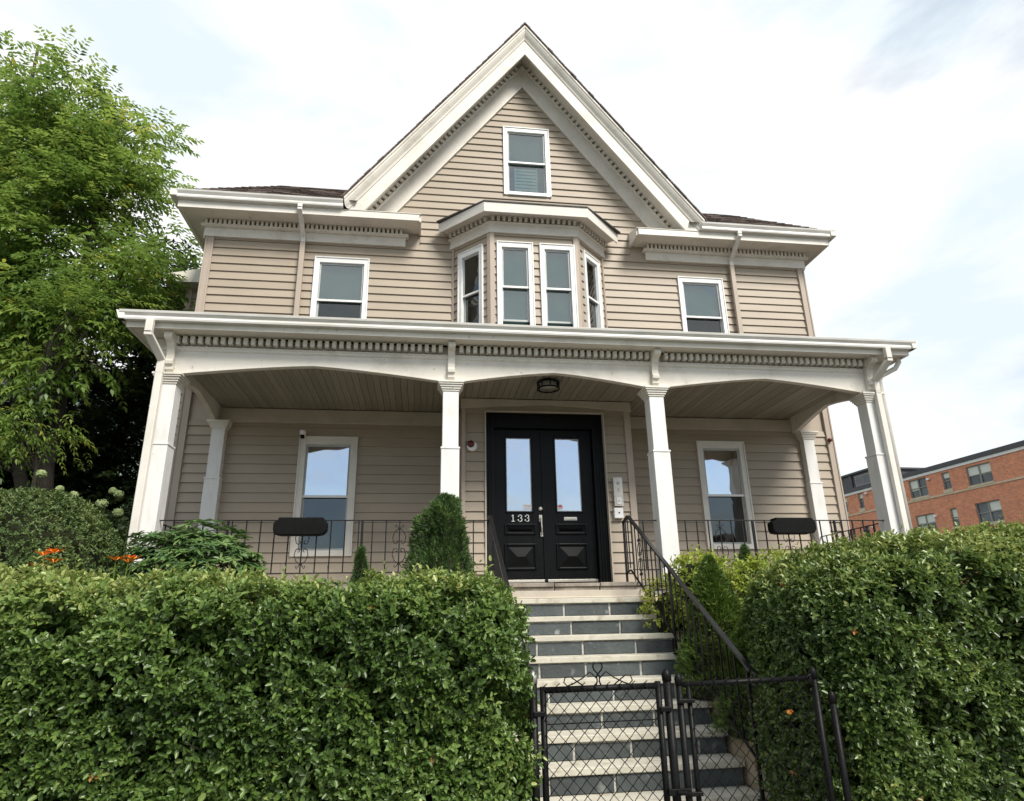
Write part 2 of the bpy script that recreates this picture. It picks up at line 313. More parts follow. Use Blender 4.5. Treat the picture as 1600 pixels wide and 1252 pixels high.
def window(pl, s0, s1, z0, z1, casing=.085, rail=.5, raised=0, shade=.5, panes=('pane', 'pane_screened'), head=.02, frame_m='vinyl', louver=False, low_shade=False):
    """double-hung window: casing (the part) with sashes, panes, shade and room as sub-parts"""
    mb = MB(); o0, o1 = -.02, .045
    pl.box(mb, s0, s0+casing, z0, z1, o0, o1); pl.box(mb, s1-casing, s1, z0, z1, o0, o1)
    pl.box(mb, s0+casing, s1-casing, z1-casing-head, z1, o0, o1); pl.box(mb, s0+casing, s1-casing, z0, z0+casing*.8, o0, o1+.012)
    e = .022   # outer back-band
    pl.box(mb, s0, s0+e, z0, z1-e, o1, o1+.014); pl.box(mb, s1-e, s1, z0, z1-e, o1, o1+.014); pl.box(mb, s0, s1, z1-e, z1, o1, o1+.014)
    w = hp(mb, 'window', frame_m, .004)
    a, b, c, d = s0+casing, s1-casing, z0+casing*.8, z1-casing-head
    zm = c+(d-c)*rail; t = .028
    def sash(nm, za, zb, out, m='vinyl'):
        q = MB(); pl.box(q, a, a+t, za, zb, out-.03, out); pl.box(q, b-t, b, za, zb, out-.03, out)
        pl.box(q, a+t, b-t, za, za+t*1.15, out-.03, out); pl.box(q, a+t, b-t, zb-t*1.1, zb, out-.03, out); q.build(nm, m, w)
        g = MB(); pl.box(g, a+t, b-t, za+t*1.15, zb-t*1.1, out-.018, out-.012); return g
    sash('upper_sash', zm-.015, d, .012, 'sash_grey').build('pane', panes[0], w)
    sash('lower_sash', c+raised, zm+.02+raised*.0, -.022, 'sash_grey').build('pane', panes[1], w)
    q = MB(); pl.box(q, a, b, zm-.02, zm+.014, .012, .02); q.build('meeting_rail', 'vinyl', w)
    if shade:
        q = MB(); pl.box(q, a+.01, b-.01, d-(d-c)*shade, d, -.085, -.08); q.build('roller_shade', 'shade', w)
    if louver:
        q = MB()
        for k in range(7): z = c+.1+k*.072; pl.box(q, a+.15, b-.17, z, z+.045, -.075, -.05)
        pl.box(q, a+.13, a+.15, c+.08, c+.62, -.075, -.045); pl.box(q, b-.17, b-.15, c+.08, c+.62, -.075, -.045); q.build('fan_grille', 'sash_grey', w)
    q = MB(); pl.box(q, a-.02, b+.02, c-.02, d+.02, -.33, -.32); pl.box(q, a-.03, a-.02, c-.02, d+.02, -.32, -.03); pl.box(q, b+.02, b+.03, c-.02, d+.02, -.32, -.03)
    pl.box(q, a-.02, b+.02, c-.04, c-.03, -.32, -.03); pl.box(q, a-.02, b+.02, d+.03, d+.04, -.32, -.03); q.build('dark_room', 'room', w)
    return w
FRONT = Plane(0, 10, 1, 0)                                  # s equals x
ENT_Y = 9.25; ENT = Plane(0, ENT_Y, 1, 0)
BA, BB, BC, BD = (.43, 10), (1.02, 9.4), (2.47, 9.4), (3.08, 10)
SL = 4.08/3.12; APEX = 10.70                                # rake slope, outer apex height
# wall carcass with openings left as recesses behind the windows
wins = [(-1.885, -1.01, .86, 2.66), (4.475, 5.315, .925, 2.69), (-1.89, -.988, 4.24, 5.788), (4.464, 5.322, 4.24, 5.76), (1.33, 2.21, 7.263, 8.775)]
def carcass():
    mb = MB(); zs = sorted({-.4, 6.5}|{z for w in wins[:4] for z in w[2:]}); t0, t1 = 10, 10.04
    for za, zb in zip(zs, zs[1:]):
        segs = [(XL+.01, XR-.01)]
        for w in wins[:4]:
            if w[2] < (za+zb)/2 < w[3]: segs = [q for a, b in segs for q in ((a, w[0]+.05), (w[1]-.05, b)) if not (w[0] >= b or w[1] <= a)] if any(a < w[0] < b for a, b in segs) else segs
        # rebuild the strips cleanly
        cuts = sorted((w[0]+.05, w[1]-.05) for w in wins[:4] if w[2] < (za+zb)/2 < w[3]); x = XL+.01
        for c0, c1 in cuts: mb.box(x, c0, t0, t1, za, zb); x = c1
        mb.box(x, XR-.01, t0, t1, za, zb)
    g = wins[4]
    hw = lambda z: (APEX-.7-z)/SL
    def strip(x0, x1, x2, x3, za, zb): mb.add([(x0, t0, za), (x1, t0, za), (x3, t0, zb), (x2, t0, zb), (x0, t1, za), (x1, t1, za), (x3, t1, zb), (x2, t1, zb)], [(0, 1, 2, 3), (7, 6, 5, 4), (0, 4, 5, 1), (1, 5, 6, 2), (2, 6, 7, 3), (3, 7, 4, 0)])
    strip(XC-hw(6.5), XC+hw(6.5), XC-hw(g[2]), XC+hw(g[2]), 6.5, g[2])
    strip(XC-hw(g[2]), g[0]+.05, XC-hw(g[3]), g[0]+.05, g[2], g[3]); strip(g[1]-.05, XC+hw(g[2]), g[1]-.05, XC+hw(g[3]), g[2], g[3])
    strip(XC-hw(g[3]), XC+hw(g[3]), XC-.01, XC+.01, g[3], APEX-.72)
    return hp(mb, 'front_wall', 'siding_post')
fwall = carcass()
sw = MB(); sw.box(XL+.012, XL+.05, 10.04, 19, -.4, 6.5); sw.box(XR-.05, XR-.012, 10.04, 19, -.4, 6.5); sw.box(XL+.05, XR-.05, 18.9, 19, -.4, 6.5)
hp(sw, 'side_walls', 'siding_post')
bay_hole = (.43-.02, 3.08+.02, 4.0, 6.38)
ent_hole = (.56, 3.1, -.5, 3.2)
siding(FRONT, PF-.3, 2.9, lambda z: (XL+.12, XR-.12), [w for w in wins[:2]]+[ent_hole], fwall, .777)
siding(FRONT, 4.1, 6.12, lambda z: (XL+.12, XR-.12), [w for w in wins[2:4]]+[bay_hole], fwall, 4.718)
gx = lambda z: (XC-(APEX-.80-z)/SL, XC+(APEX-.80-z)/SL)
def gext(z):
    a, b = gx(z); return (a, b) if b > a else (XC, XC+.001)
siding(FRONT, 6.12, 9.86, gext, [wins[4], bay_hole, (-9, -.15, 6.0, 6.40), (3.62, 9, 6.0, 6.40)], fwall, 4.718)
for w, kw in zip(wins, (dict(rail=.5, shade=.5, panes=('door_pane', 'pane_screened'), frame_m='trim_clean', casing=.105), dict(rail=.5, shade=.5, panes=('door_pane', 'pane_screened'), frame_m='trim_clean', casing=.1),
                        dict(shade=.98), dict(shade=.98), dict(shade=.5, louver=True, rail=.5, panes=('pane', 'pane')))):
    window(FRONT, *w, **kw)
# corner boards
cbm = MB(); cbm.box(XL, XL+.13, 9.955, 9.999, PF-.6, 6.06); cbm.box(XL, XL+.045, 9.999, 10.13, PF-.6, 6.06); cbm.box(XL+.105, XL+.13, 9.943, 9.955, PF-.6, 6.06); cbm.box(XL, XL+.025, 9.943, 9.955, PF-.6, 6.06)
hp(cbm, 'corner_board', 'siding_post', .003)
cbm = MB(); cbm.box(XR-.13, XR, 9.955, 9.999, PF-.6, 6.06); cbm.box(XR-.045, XR, 9.999, 10.13, PF-.6, 6.06); cbm.box(XR-.13, XR-.105, 9.943, 9.955, PF-.6, 6.06); cbm.box(XR-.025, XR, 9.943, 9.955, PF-.6, 6.06)
hp(cbm, 'corner_board', 'siding_post', .003)
# ---- dentils share one block mesh each
def dentil_mesh(w, d, h): return MB().box(-w/2, w/2, -d, .06, 0, h).mesh('dentil')
def put(me, m, loc, parent, rz=0, ry=0):
    o = link('dentil', me, m, parent, Vector(loc)-root_loc(parent)); o.rotation_euler = (0, ry, rz); return o
# ---- main eaves: frieze, dentil course, boxed soffit, fascia, return, gutter
dm = dentil_mesh(.040, .055, .085)
for x0, x1, fx0, fx1, g0, g1 in ((-4.0, -.17, XL-.03, -.40, -4.02, -1.42), (3.65, 7.26, 3.9, XR+.03, 4.80, 7.36)):
    fz = MB(); fz.box(fx0, fx1, 9.935, 10.0, 6.05, 6.215); fz.box(fx0-.004, fx1+.004, 9.928, 9.934, 6.05, 6.075)
    fr = hp(fz, 'frieze', 'trim', .004)
    mb = MB(); mb.prism([(9.86, 6.252), (9.86, 6.238), (9.90, 6.215), (10.0, 6.215), (10.0, 6.252)], 'x', fx0-.05, fx1+.05); mb.box(fx0-.012, fx1+.012, 9.97, 10, 6.252, 6.345)
    cn = hp(mb, 'cornice', 'trim', .003)
    n = int((fx1-fx0+.02)/.074)
    for k in range(n): put(dm, 'trim', (fx0+.03+k*.074, 9.915, 6.253), cn)
    mb = MB(); mb.box(x0, x1, 9.56, 10.0, 6.345, 6.365); hp(mb, 'soffit', 'trim', .002)
    mb = MB(); mb.box(x0-.002, x1+.002, 9.525, 9.559, 6.31, 6.43)
    ex = x1 if x0 < 0 else x0-.032
    mb.box(ex, ex+.032, 9.56, 9.99, 6.31, 6.43); mb.prism([(9.515, 6.432), (9.515, 6.444), (9.98, 6.60), (9.98, 6.432)], 'x', min(x0, ex)+.002, max(x1, ex+.032)-.002)
    hp(mb, 'fascia', 'trim_clean', .003)
    yb = 9.523
    pr = [(yb, 6.445), (yb-.075, 6.445), (yb-.082, 6.47), (yb-.075, 6.50), (yb-.105, 6.545), (yb-.112, 6.572), (yb-.098, 6.572), (yb-.09, 6.55), (yb, 6.55)]
    hp(MB().prism(pr, 'x', g0, g1), 'gutter', 'gutter', .003)
# returns of the eaves down the side walls
for sx, xw in ((-1, XL), (1, XR)):
    x0, x1 = (xw-.34, xw) if sx < 0 else (xw, xw+.30)
    mb = MB(); mb.box(x0+(.035 if sx < 0 else 0), x1-(.035 if sx > 0 else 0), 10.0, 19.2, 6.345, 6.365); hp(mb, 'side_soffit', 'trim')
    xo = x0 if sx < 0 else x1-.035
    hp(box(xo, xo+.035, 9.56, 19.2, 6.31, 6.43), 'side_fascia', 'trim', .003)
    xg = x0-.11 if sx < 0 else x1
    hp(box(xg, xg+.11, 9.42, 19.2, 6.45, 6.572), 'side_gutter', 'gutter', .01)
    hp(box(min(xw, xw+sx*.06), max(xw, xw+sx*.06), 10.0, 19, 6.05, 6.345), 'side_frieze', 'trim')
# ---- main roof: truncated hip with a deck
x0, x1, y0, y1, ze, zd, ins = -4.05, 7.36, 9.46, 19.3, 6.565, 7.70, 1.30
vl = lambda z, s_: XC+s_*((APEX-z)/SL-.02)             # where the gable roof cuts the main slope
mb = MB(); A_ = [(x0, y0, ze), (vl(ze, -1), y0, ze), (vl(zd, -1), y0+ins, zd), (x0+ins, y0+ins, zd)]; B_ = [(vl(ze, 1), y0, ze), (x1, y0, ze), (x1-ins, y0+ins, zd), (vl(zd, 1), y0+ins, zd)]
C_ = [(x0, y1, ze), (x1, y1, ze), (x1-ins, y1-ins, zd), (x0+ins, y1-ins, zd)]
mb.add(A_+B_+C_, [(0, 1, 2, 3), (4, 5, 6, 7), (5, 9, 10, 6), (9, 8, 11, 10), (8, 0, 3, 11), (3, 2, 7, 6, 10, 11)])
mb.add([(x0, y0, ze-.03), (vl(ze, -1), y0, ze-.03), (vl(ze, -1), y0, ze-.001), (x0, y0, ze-.001)], [(0, 1, 2, 3)]); mb.add([(vl(ze, 1), y0, ze-.03), (x1, y0, ze-.03), (x1, y0, ze-.001), (vl(ze, 1), y0, ze-.001)], [(0, 1, 2, 3)])
roof = hp(mb, 'roof', 'shingle')
th = R(math.degrees(math.atan2(zd-ze, ins)))
def roof_courses(xa, xb, left):
    # overlapping shingle courses on the front slope, cut to the hip, as tabs of uneven length
    mb = MB(); k = 0; step = .125
    while True:
        u = k*step; 
        if u > ins*1.32: break
        hx = u*math.cos(th); hz = u*math.sin(th); a = xa+(hx if left else 0); b = xb-(0 if left else hx); x = a+random.uniform(-.2, 0)
        while x < b:
            wd = random.uniform(.14, .34); p, q = max(x, a), min(x+wd, b); x += wd
            if q-p < .02: continue
            ext_ = random.uniform(0, .02); t0 = random.uniform(.012, .024)
            def pt(xx, uu, n_): return (xx, y0+uu*math.cos(th)-n_*math.sin(th), ze+uu*math.sin(th)+n_*math.cos(th))
            u0, u1_ = u-ext_, u+step+.02
            mb.add([pt(p, u0, .002), pt(q, u0, .002), pt(q, u1_, .002), pt(p, u1_, .002), pt(p, u0, t0), pt(q, u0, t0), pt(q, u1_, .004), pt(p, u1_, .004)], [(0, 3, 2, 1), (4, 5, 6, 7), (0, 1, 5, 4), (1, 2, 6, 5), (2, 3, 7, 6), (3, 0, 4, 7)])
        k += 1
    o = mb.build('shingles', 'shingle', roof); tag(o, kind='stuff')
roof_courses(x0+.01, -1.2, True); roof_courses(4.6, x1-.01, False)
# ---- front gable: stepped rake mouldings, soffit, dentils, frieze, roof over it
def rake(mb, side, o1, o2, ya, yb, half, cut=0, zmin=0):
    xe = XC+side*half; q = [(XC, APEX-o1), (xe, APEX-o1-SL*half), (xe-side*cut, APEX-o2-SL*(half-cut)), (XC, APEX-o2)]
    if zmin:   # level cut where the rake lands on the eave return
        q = [(XC, APEX-o1), (XC+side*(APEX-o1-zmin)/SL, zmin), (XC+side*(APEX-o2-zmin)/SL, zmin), (XC, APEX-o2)]
    return mb.prism(q, 'y', ya, yb)
for side in (-1, 1):
    mb = MB()
    prof = [(.0, 9.56), (.0, 9.405), (.05, 9.405), (.055, 9.42), (.10, 9.427), (.16, 9.452), (.22, 9.488), (.27, 9.50), (.275, 9.515), (.60, 9.515), (.60, 9.56)]
    n_ = len(prof); vs = [(XC, y, APEX-o) for o, y in prof]+[(XC+side*h_, y, APEX-o-SL*h_) for o, y in prof for h_ in (min(3.13-.12*o, (APEX-o-6.445)/SL),)]
    mb.add(vs, [tuple(range(n_)), tuple(range(n_, 2*n_))[::-1]]+[(i, (i+1) % n_, n_+(i+1) % n_, n_+i) for i in range(n_)])
    hp(mb, 'rake_cornice', 'trim', .003)
    hp(rake(MB(), side, .345, .37, 9.56, 9.999, 3.05, 0, 6.45), 'rake_soffit', 'trim')
    mb = MB(); rake(mb, side, .495, .97, 9.952, 9.998, 2.95, 0, 6.45); rake(mb, side, .925, .972, 9.935, 9.952, 2.95, 0, 6.45); rake(mb, side, .50, .53, 9.89, 9.952, 2.95, 0, 6.45)
    rf = hp(mb, 'rake_frieze', 'trim_clean', .003)
    dg = dentil_mesh(.062, .055, .075)
    ang = math.atan(SL); n = 41
    for k in range(n):
        t = .09+k*.0700
        if t > 2.78: break
        put(dg, 'trim', (XC+side*t, 9.945, APEX-.50-SL*t+.004), rf, 0, side*ang)
    hp(rake(MB(), side, .371, .4945, 9.985, 9.997, 2.95, 0, 6.45), 'rake_bed', 'trim')
    # gable roof slab with ragged shingle edge
    mb = MB(); rake(mb, side, -.045, -.004, 9.40, 16, 3.16); gr = hp(mb, 'gable_roof', 'shingle')
    mb = MB()
    for k in range(30):
        t0, t1 = k*.105, k*.105+.1; e = random.uniform(.0, .012)
        mb.prism([(XC+side*t0, APEX+.046+random.uniform(0, .012)-SL*t0), (XC+side*t1, APEX+.046+random.uniform(.006, .02)-SL*t1), (XC+side*t1, APEX+.02-SL*t1), (XC+side*t0, APEX+.02-SL*t0)], 'y', 9.392-e, 9.6)
    tag(mb.build('shingle_edge', 'shingle', gr), kind='stuff')
# ---- oriel bay over the porch
bw = MB()
for a, b in ((BA, BB), (BB, BC), (BC, BD)):
    P_ = Plane(a[0], a[1], b[0]-a[0], b[1]-a[1]); ln = math.hypot(b[0]-a[0], b[1]-a[1])
    P_.box(bw, .012, ln-.012, 5.86, 6.2, -.05, -.002); P_.box(bw, .012, ln-.012, 3.9, 4.2, -.05, -.002)
bayw = hp(bw, 'bay_wall', 'siding_post')
def face(a, b): return Plane(a[0], a[1], b[0]-a[0], b[1]-a[1]), math.hypot(b[0]-a[0], b[1]-a[1])
PL_, lnL = face(BA, BB); PM_, lnM = face(BB, BC); PR_, lnR = face(BC, BD)
for P_, ln, ws in ((PL_, lnL, [(.15, .70)]), (PM_, lnM, [(.093, .704), (.812, 1.412)]), (PR_, lnR, [(.165, .70)])):
    zt = 5.905
    mb = MB(); edges = [0.012]+[v for w in ws for v in (w[0]+.03, w[1]-.03)]+[ln-.012]
    for a, b in zip(edges[::2], edges[1::2]): P_.box(mb, a, b, 4.2, 5.86, -.05, -.002)
    hp(mb, 'bay_sheathing', 'siding_post')
    siding(P_, 4.05, 6.08, lambda z, ln=ln: (.045, ln-.045), [(w[0], w[1], 4.1, zt) for w in ws], bayw, 4.718)
    for w in ws:
        mid = P_ is PM_
        window(P_, w[0], w[1], 4.2, zt, casing=.085, rail=.53, raised=.21 if mid else .0, shade=.96 if mid else .55, panes=('pane', 'pane') if mid else ('pane_screened', 'pane_screened'))
for P_, a0_, a1_, Q_, b0_, b1_ in ((PM_, -.02, .055, PL_, lnL-.05, lnL+.022), (PM_, lnM-.055, lnM+.02, PR_, -.022, .05)):
    cm = MB(); P_.box(cm, a0_, a1_, 4.05, 6.065, .002, .048); Q_.box(cm, b0_, b1_, 4.05, 6.065, .002, .046); hp(cm, 'bay_corner_board', 'siding_post', .003)
for P_, a0_, a1_ in ((PL_, 0, .04), (PR_, lnR-.04, lnR)):
    cm = MB(); P_.box(cm, a0_, a1_, 4.05, 6.065, .002, .04); hp(cm, 'bay_edge_strip', 'siding_post', .003)
bpath = [(BA[0]-.06, BA[1]+.06-.06), BB, BC, (BD[0]+.06, BD[1])]
bpath = [(.40, 10.03), BB, BC, (3.11, 10.03)]
hp(path_sweep(MB(), bpath, [(0, 6.06), (.06, 6.06), (.066, 6.085), (.066, 6.10), (.055, 6.10), (.055, 6.205), (.095, 6.235), (.095, 6.25), (.02, 6.25), (.02, 6.345), (0, 6.345)]), 'bay_cornice', 'trim_clean', .002)
bc = house.children[-1]
hp(path_sweep(MB(), bpath, [(0, 6.346), (.31, 6.346), (.31, 6.27), (.335, 6.265), (.345, 6.44), (0, 6.44)]), 'bay_fascia', 'trim_clean', .003)
hp(path_sweep(MB(), [(.36, 10.0), BB, BC, (3.15, 10.0)], [(0, 6.46), (.36, 6.442), (.362, 6.462), (-.2, 6.66), (-.2, 6.62)]), 'bay_roof', 'flashing')
for P_, ln in ((PL_, lnL), (PM_, lnM), (PR_, lnR)):
    n = int((ln+.06)/.0905); st = (ln+.04)/n
    for k in range(n):
        x, y, _ = P_.p(-.02+st*(k+.5), 0, .071); put(dentil_mesh(.048, .055, .075) if k == 0 and P_ is PL_ else bpy.data.meshes.get('dentil_b') or dentil_mesh(.048, .055, .075), 'trim_clean', (x, y, 6.262), bc, math.atan2(P_.d[1], P_.d[0]))
# ---- left side bay of the house, seen past the corner
sb = MB(); sb.box(-4.45, XL+.02, 11.6, 14.2, -.4, 5.9); hp(sb, 'side_bay', 'siding_post')
SBP = Plane(-4.45, 11.6, 1, 0); siding(SBP, 0, 5.9, lambda z: (.1, .75), [], house.children[-1], .345)
hp(MB().box(-4.455, -4.35, 11.56, 11.598, -.4, 5.9), 'side_bay_corner', 'siding_post')
hp(MB().prism([(-4.78, 5.9), (-4.78, 6.04), (-3.67, 6.3), (-3.67, 5.9)], 'y', 11.3, 14.5), 'side_bay_eave', 'trim')
# ---- entrance bay
ew = MB(); ew.box(.56, .905, ENT_Y, 9.99, PF-.2, 3.1); ew.box(2.68, 3.10, ENT_Y, 9.99, PF-.2, 3.1); ew.box(.905, 2.68, ENT_Y, 9.99, 2.885, 3.1)
entw = hp(ew, 'entrance_wall', 'siding_post')
siding(ENT, PF, 3.06, lambda z: (.60, 3.02), [(.885, 2.70, 0, 2.9)], entw, .394)
hp(MB().box(3.02, 3.118, 9.205, ENT_Y-.001, PF, 2.95).box(3.095, 3.118, ENT_Y, 9.97, PF, 2.95), 'corner_board', 'siding_post', .003)
hp(MB().box(.545, .60, 9.205, ENT_Y-.001, PF, 2.95).box(.545, .566, ENT_Y, 9.97, PF, 2.95), 'corner_board', 'siding_post', .003)
fr = MB(); fr.box(.882, .902, 9.20, 9.30, PF, 2.905); fr.box(2.683, 2.703, 9.20, 9.30, PF, 2.905); fr.box(.902, 2.683, 9.20, 9.30, 2.885, 2.905)
hp(fr, 'door_trim', 'beam_paint', .002)
# porch frieze beams on the walls
def arch_beam(x0, x1, y0, y1, ztop, zend, zpk, k=8):
    xm = (x0+x1)/2; pts = [(x0, ztop), (x1, ztop)]
    pts += [(x1, zend)]+[(x1+(x0-x1)*t, zend+(zpk-zend)*(1-abs(2*t-1)**1.25)) for t in [i/k for i in range(1, k)]]+[(x0, zend)]
    return MB().prism(pts[::-1], 'y', y0, y1)
hp(arch_beam(.53, 3.135, 9.19, 9.24, 3.078, 2.93, 3.005), 'entrance_beam', 'beam_paint', .003)
hp(MB().box(XL+.55, .55, 9.925, 9.975, 2.86, 3.075), 'wall_beam', 'beam_paint', .003)
hp(MB().box(3.13, XR-.62, 9.925, 9.975, 2.88, 3.075), 'wall_beam', 'beam_paint', .003)
# ---- doors
DY = 9.36
df = MB(); df.box(.903, 1.03, 9.27, 9.42, .40, 2.884); df.box(2.52, 2.682, 9.27, 9.42, .40, 2.884); df.box(1.03, 2.52, 9.27, 9.42, 2.66, 2.884)
for x in (.935, .975, 2.56, 2.60, 2.64): df.box(x, x+.018, 9.255, 9.27, .40, 2.86)
df.box(1.03, 2.52, 9.256, 9.27, 2.68, 2.70); df.box(1.03, 2.52, 9.256, 9.27, 2.83, 2.85); df.box(.902, 2.684, 9.42, 9.46, .40, 2.884)
hp(df, 'door_frame', 'black_paint', .004)
hp(MB().box(.9, 2.69, 9.14, 9.45, PF+.003, .40), 'threshold', 'flagstone', .006)
def door(x0, x1, gx0, gx1, px0, px1, left):
    d = MB(); z0, z1 = .43, 2.655; gz0, gz1 = 1.425, 2.525; y0, y1 = DY, DY+.05
    d.box(x0, gx0, y0, y1, z0, z1); d.box(gx1, x1, y0, y1, z0, z1); d.box(gx0, gx1, y0, y1, gz1, z1); d.box(gx0, gx1, y0, y1, z0, gz0)
    o = hp(d, 'door', 'black_paint', .004)
    tag(o, 'black panelled door leaf with brass lever handle' if left else 'black panelled door leaf with brass mail slot')
    f = MB(); t = .022
    for a, b, c, e in ((gx0-t, gx0, gz0-t, gz1+t), (gx1, gx1+t, gz0-t, gz1+t), (gx0, gx1, gz0-t, gz0), (gx0, gx1, gz1, gz1+t)): f.box(a, b, y0-.016, y0, c, e)
    f.build('glazing_bead', 'black_paint', o, .004)
    f = MB(); t = .012
    for a, b, c, e in ((gx0, gx0+t, gz0, gz1), (gx1-t, gx1, gz0, gz1), (gx0+t, gx1-t, gz0, gz0+t), (gx0+t, gx1-t, gz1-t, gz1)): f.box(a, b, y0+.010, y0+.016, c, e)
    f.build('glass_edge', 'bare_metal', o)
    MB().box(gx0, gx1, y0+.016, y0+.024, gz0, gz1).build('pane', 'door_pane', o)
    MB().box(gx0, gx1, y0+.14, y0+.15, gz0, gz1).build('hall_shade', 'room', o)
    for za, zb in ((1.09, 1.245), (.60, .965)):
        f = MB(); t = .03; w = px1-px0
        for a, b, c, e in ((px0, px0+t, za, zb), (px1-t, px1, za, zb), (px0+t, px1-t, za, za+t), (px0+t, px1-t, zb-t, zb)): f.box(a, b, y0-.024, y0, c, e)
        f.build('panel_moulding', 'black_paint', o, .008)
        i0, i1, j0, j1 = px0+.055, px1-.055, za+.05, zb-.05; mx_, mz_ = (i0+i1)/2, (j0+j1)/2; hx = max(.02, (i1-i0)/2-(j1-j0)/2*.9)
        f = MB().add([(i0, y0-.001, j0), (i1, y0-.001, j0), (i1, y0-.001, j1), (i0, y0-.001, j1), (mx_-hx, y0-.03, mz_), (mx_+hx, y0-.03, mz_)], [(0, 1, 5, 4), (1, 2, 5), (2, 3, 4, 5), (3, 0, 4)])
        f.build('raised_panel', 'black_paint', o)
    MB().box(x0+.005, x1-.005, y0-.012, y0, z0, z0+.035).build('kick_plate', 'brushed', o, .002)
    return o
dl = door(1.035, 1.752, 1.212, 1.585, 1.172, 1.632, True); dr = door(1.768, 2.515, 1.955, 2.33, 1.92, 2.385, False)
MB().box(1.735, 1.785, DY-.018, DY, .43, 2.655).build('astragal', 'black_paint', dl, .004)
h = MB().lathe([(.001, -.001), (.03, 0), (.03, .012), (.012, .018), (.001, .018)], (0, 0, 0), 14)
h.v = [(1.706+x, DY-.005-z, 1.462+y) for x, y, z in h.v]; h.build('deadbolt', 'brushed', dl, smooth=True)
h = MB().box(1.680, 1.726, DY-.018, DY, 1.275, 1.372); h.box(1.692, 1.73, DY-.018, DY, 1.062, 1.118); h.tube([(1.703, DY-.02, 1.30), (1.705, DY-.06, 1.28), (1.709, DY-.065, 1.18), (1.711, DY-.05, 1.10), (1.711, DY-.012, 1.09)], .011, 6)
h.tube([(1.70, DY-.02, 1.325), (1.70, DY-.055, 1.318)], .013, 6); h.build('handle', 'brushed', dl, .003)
h = MB().box(2.05, 2.245, DY-.012, DY, 1.292, 1.342); h.box(2.075, 2.22, DY-.02, DY-.012, 1.302, 1.332); h.build('mail_slot', 'brushed', dr, .004)
# numerals 1 3 3 as thin brass serif figures
def stroke(mb, pts, ws, y):
    for (a, b), (w0, w1) in zip(zip(pts, pts[1:]), zip(ws, ws[1:])):
        d = Vector((b[0]-a[0], 0, b[1]-a[1])).normalized(); n_ = Vector((-d.z, 0, d.x)); A = Vector((a[0], y, a[1])); B = Vector((b[0], y, b[1])); T = Vector((0, .012, 0))
        q = [A-n_*w0/2, B-n_*w1/2, B+n_*w1/2, A+n_*w0/2]; mb.add(q+[p+T for p in q], [(0, 1, 2, 3), (7, 6, 5, 4), (0, 4, 5, 1), (1, 5, 6, 2), (2, 6, 7, 3), (3, 7, 4, 0)])
zb = 1.278; H = .095
m1 = MB(); cx = 1.300; stroke(m1, [(cx, zb), (cx, zb+H)], [.012, .012], DY-.013); stroke(m1, [(cx-.024, zb+.003), (cx+.024, zb+.003)], [.008, .008], DY-.0135); stroke(m1, [(cx-.022, zb+H-.016), (cx, zb+H-.002)], [.005, .012], DY-.0135)
m1.build('numeral', 'vinyl', dl)
for cx in (1.402, 1.505):
    m3 = MB(); r = .024
    top = [(cx+r*math.cos(R(a)), zb+H-.025+.025*math.sin(R(a))) for a in range(160, -91, -25)]; bot = [(cx+.028*math.cos(R(a))-.001, zb+.028+.028*math.sin(R(a))) for a in range(85, -166, -25)]
    stroke(m3, top, [.004, .004, .006, .008, .010, .012, .012, .010, .007, .005, .004][:len(top)], DY-.013); stroke(m3, bot, [.004, .006, .008, .010, .012, .012, .010, .007, .005, .004, .004][:len(bot)], DY-.0133)
    m3.add([(cx-r-.008, DY-.014, zb+H-.028), (cx-r+.008, DY-.014, zb+H-.028), (cx-r+.008, DY-.014, zb+H-.014), (cx-r-.008, DY-.014, zb+H-.014)], [(0, 1, 2, 3)]); m3.add([(cx-.036, DY-.014, zb+.014), (cx-.02, DY-.014, zb+.014), (cx-.02, DY-.014, zb+.03), (cx-.036, DY-.014, zb+.03)], [(0, 1, 2, 3)])
    m3.build('numeral', 'vinyl', dl)
st = MB().box(1.458, 1.580, DY+.009, DY+.0095, 1.452, 1.532).build('sticker', 'sticker_white', dl)
q = MB()
for j, (zz, a) in enumerate(((1.512, .1), (1.498, .11), (1.478, .075), (1.464, .1))):
    x = 1.519-a/2
    while x < 1.519+a/2: wd = random.uniform(.006, .014); q.box(x, min(x+wd, 1.519+a/2), DY+.0082, DY+.0088, zz-.004, zz+.005); x += wd+.004
q.build('print', 'sticker_grey', st)
q = MB(); pts = [(2.004+.042*math.cos(2*math.pi*k/16), 1.488+.042*math.sin(2*math.pi*k/16)) for k in range(16)]; q.prism(pts, 'y', DY+.009, DY+.0095); st = q.build('sticker', 'sticker_white', dr)
q = MB(); pts = [(2.004+.036*math.cos(2*math.pi*k/16), 1.49+.036*math.sin(2*math.pi*k/16)) for k in range(9)]; q.prism(pts, 'y', DY+.0082, DY+.0088); q.box(1.972, 2.036, DY+.0082, DY+.0088, 1.476, 1.484); q.box(1.982, 2.026, DY+.0082, DY+.0088, 1.462, 1.468); q.build('print', 'sticker_red', st)
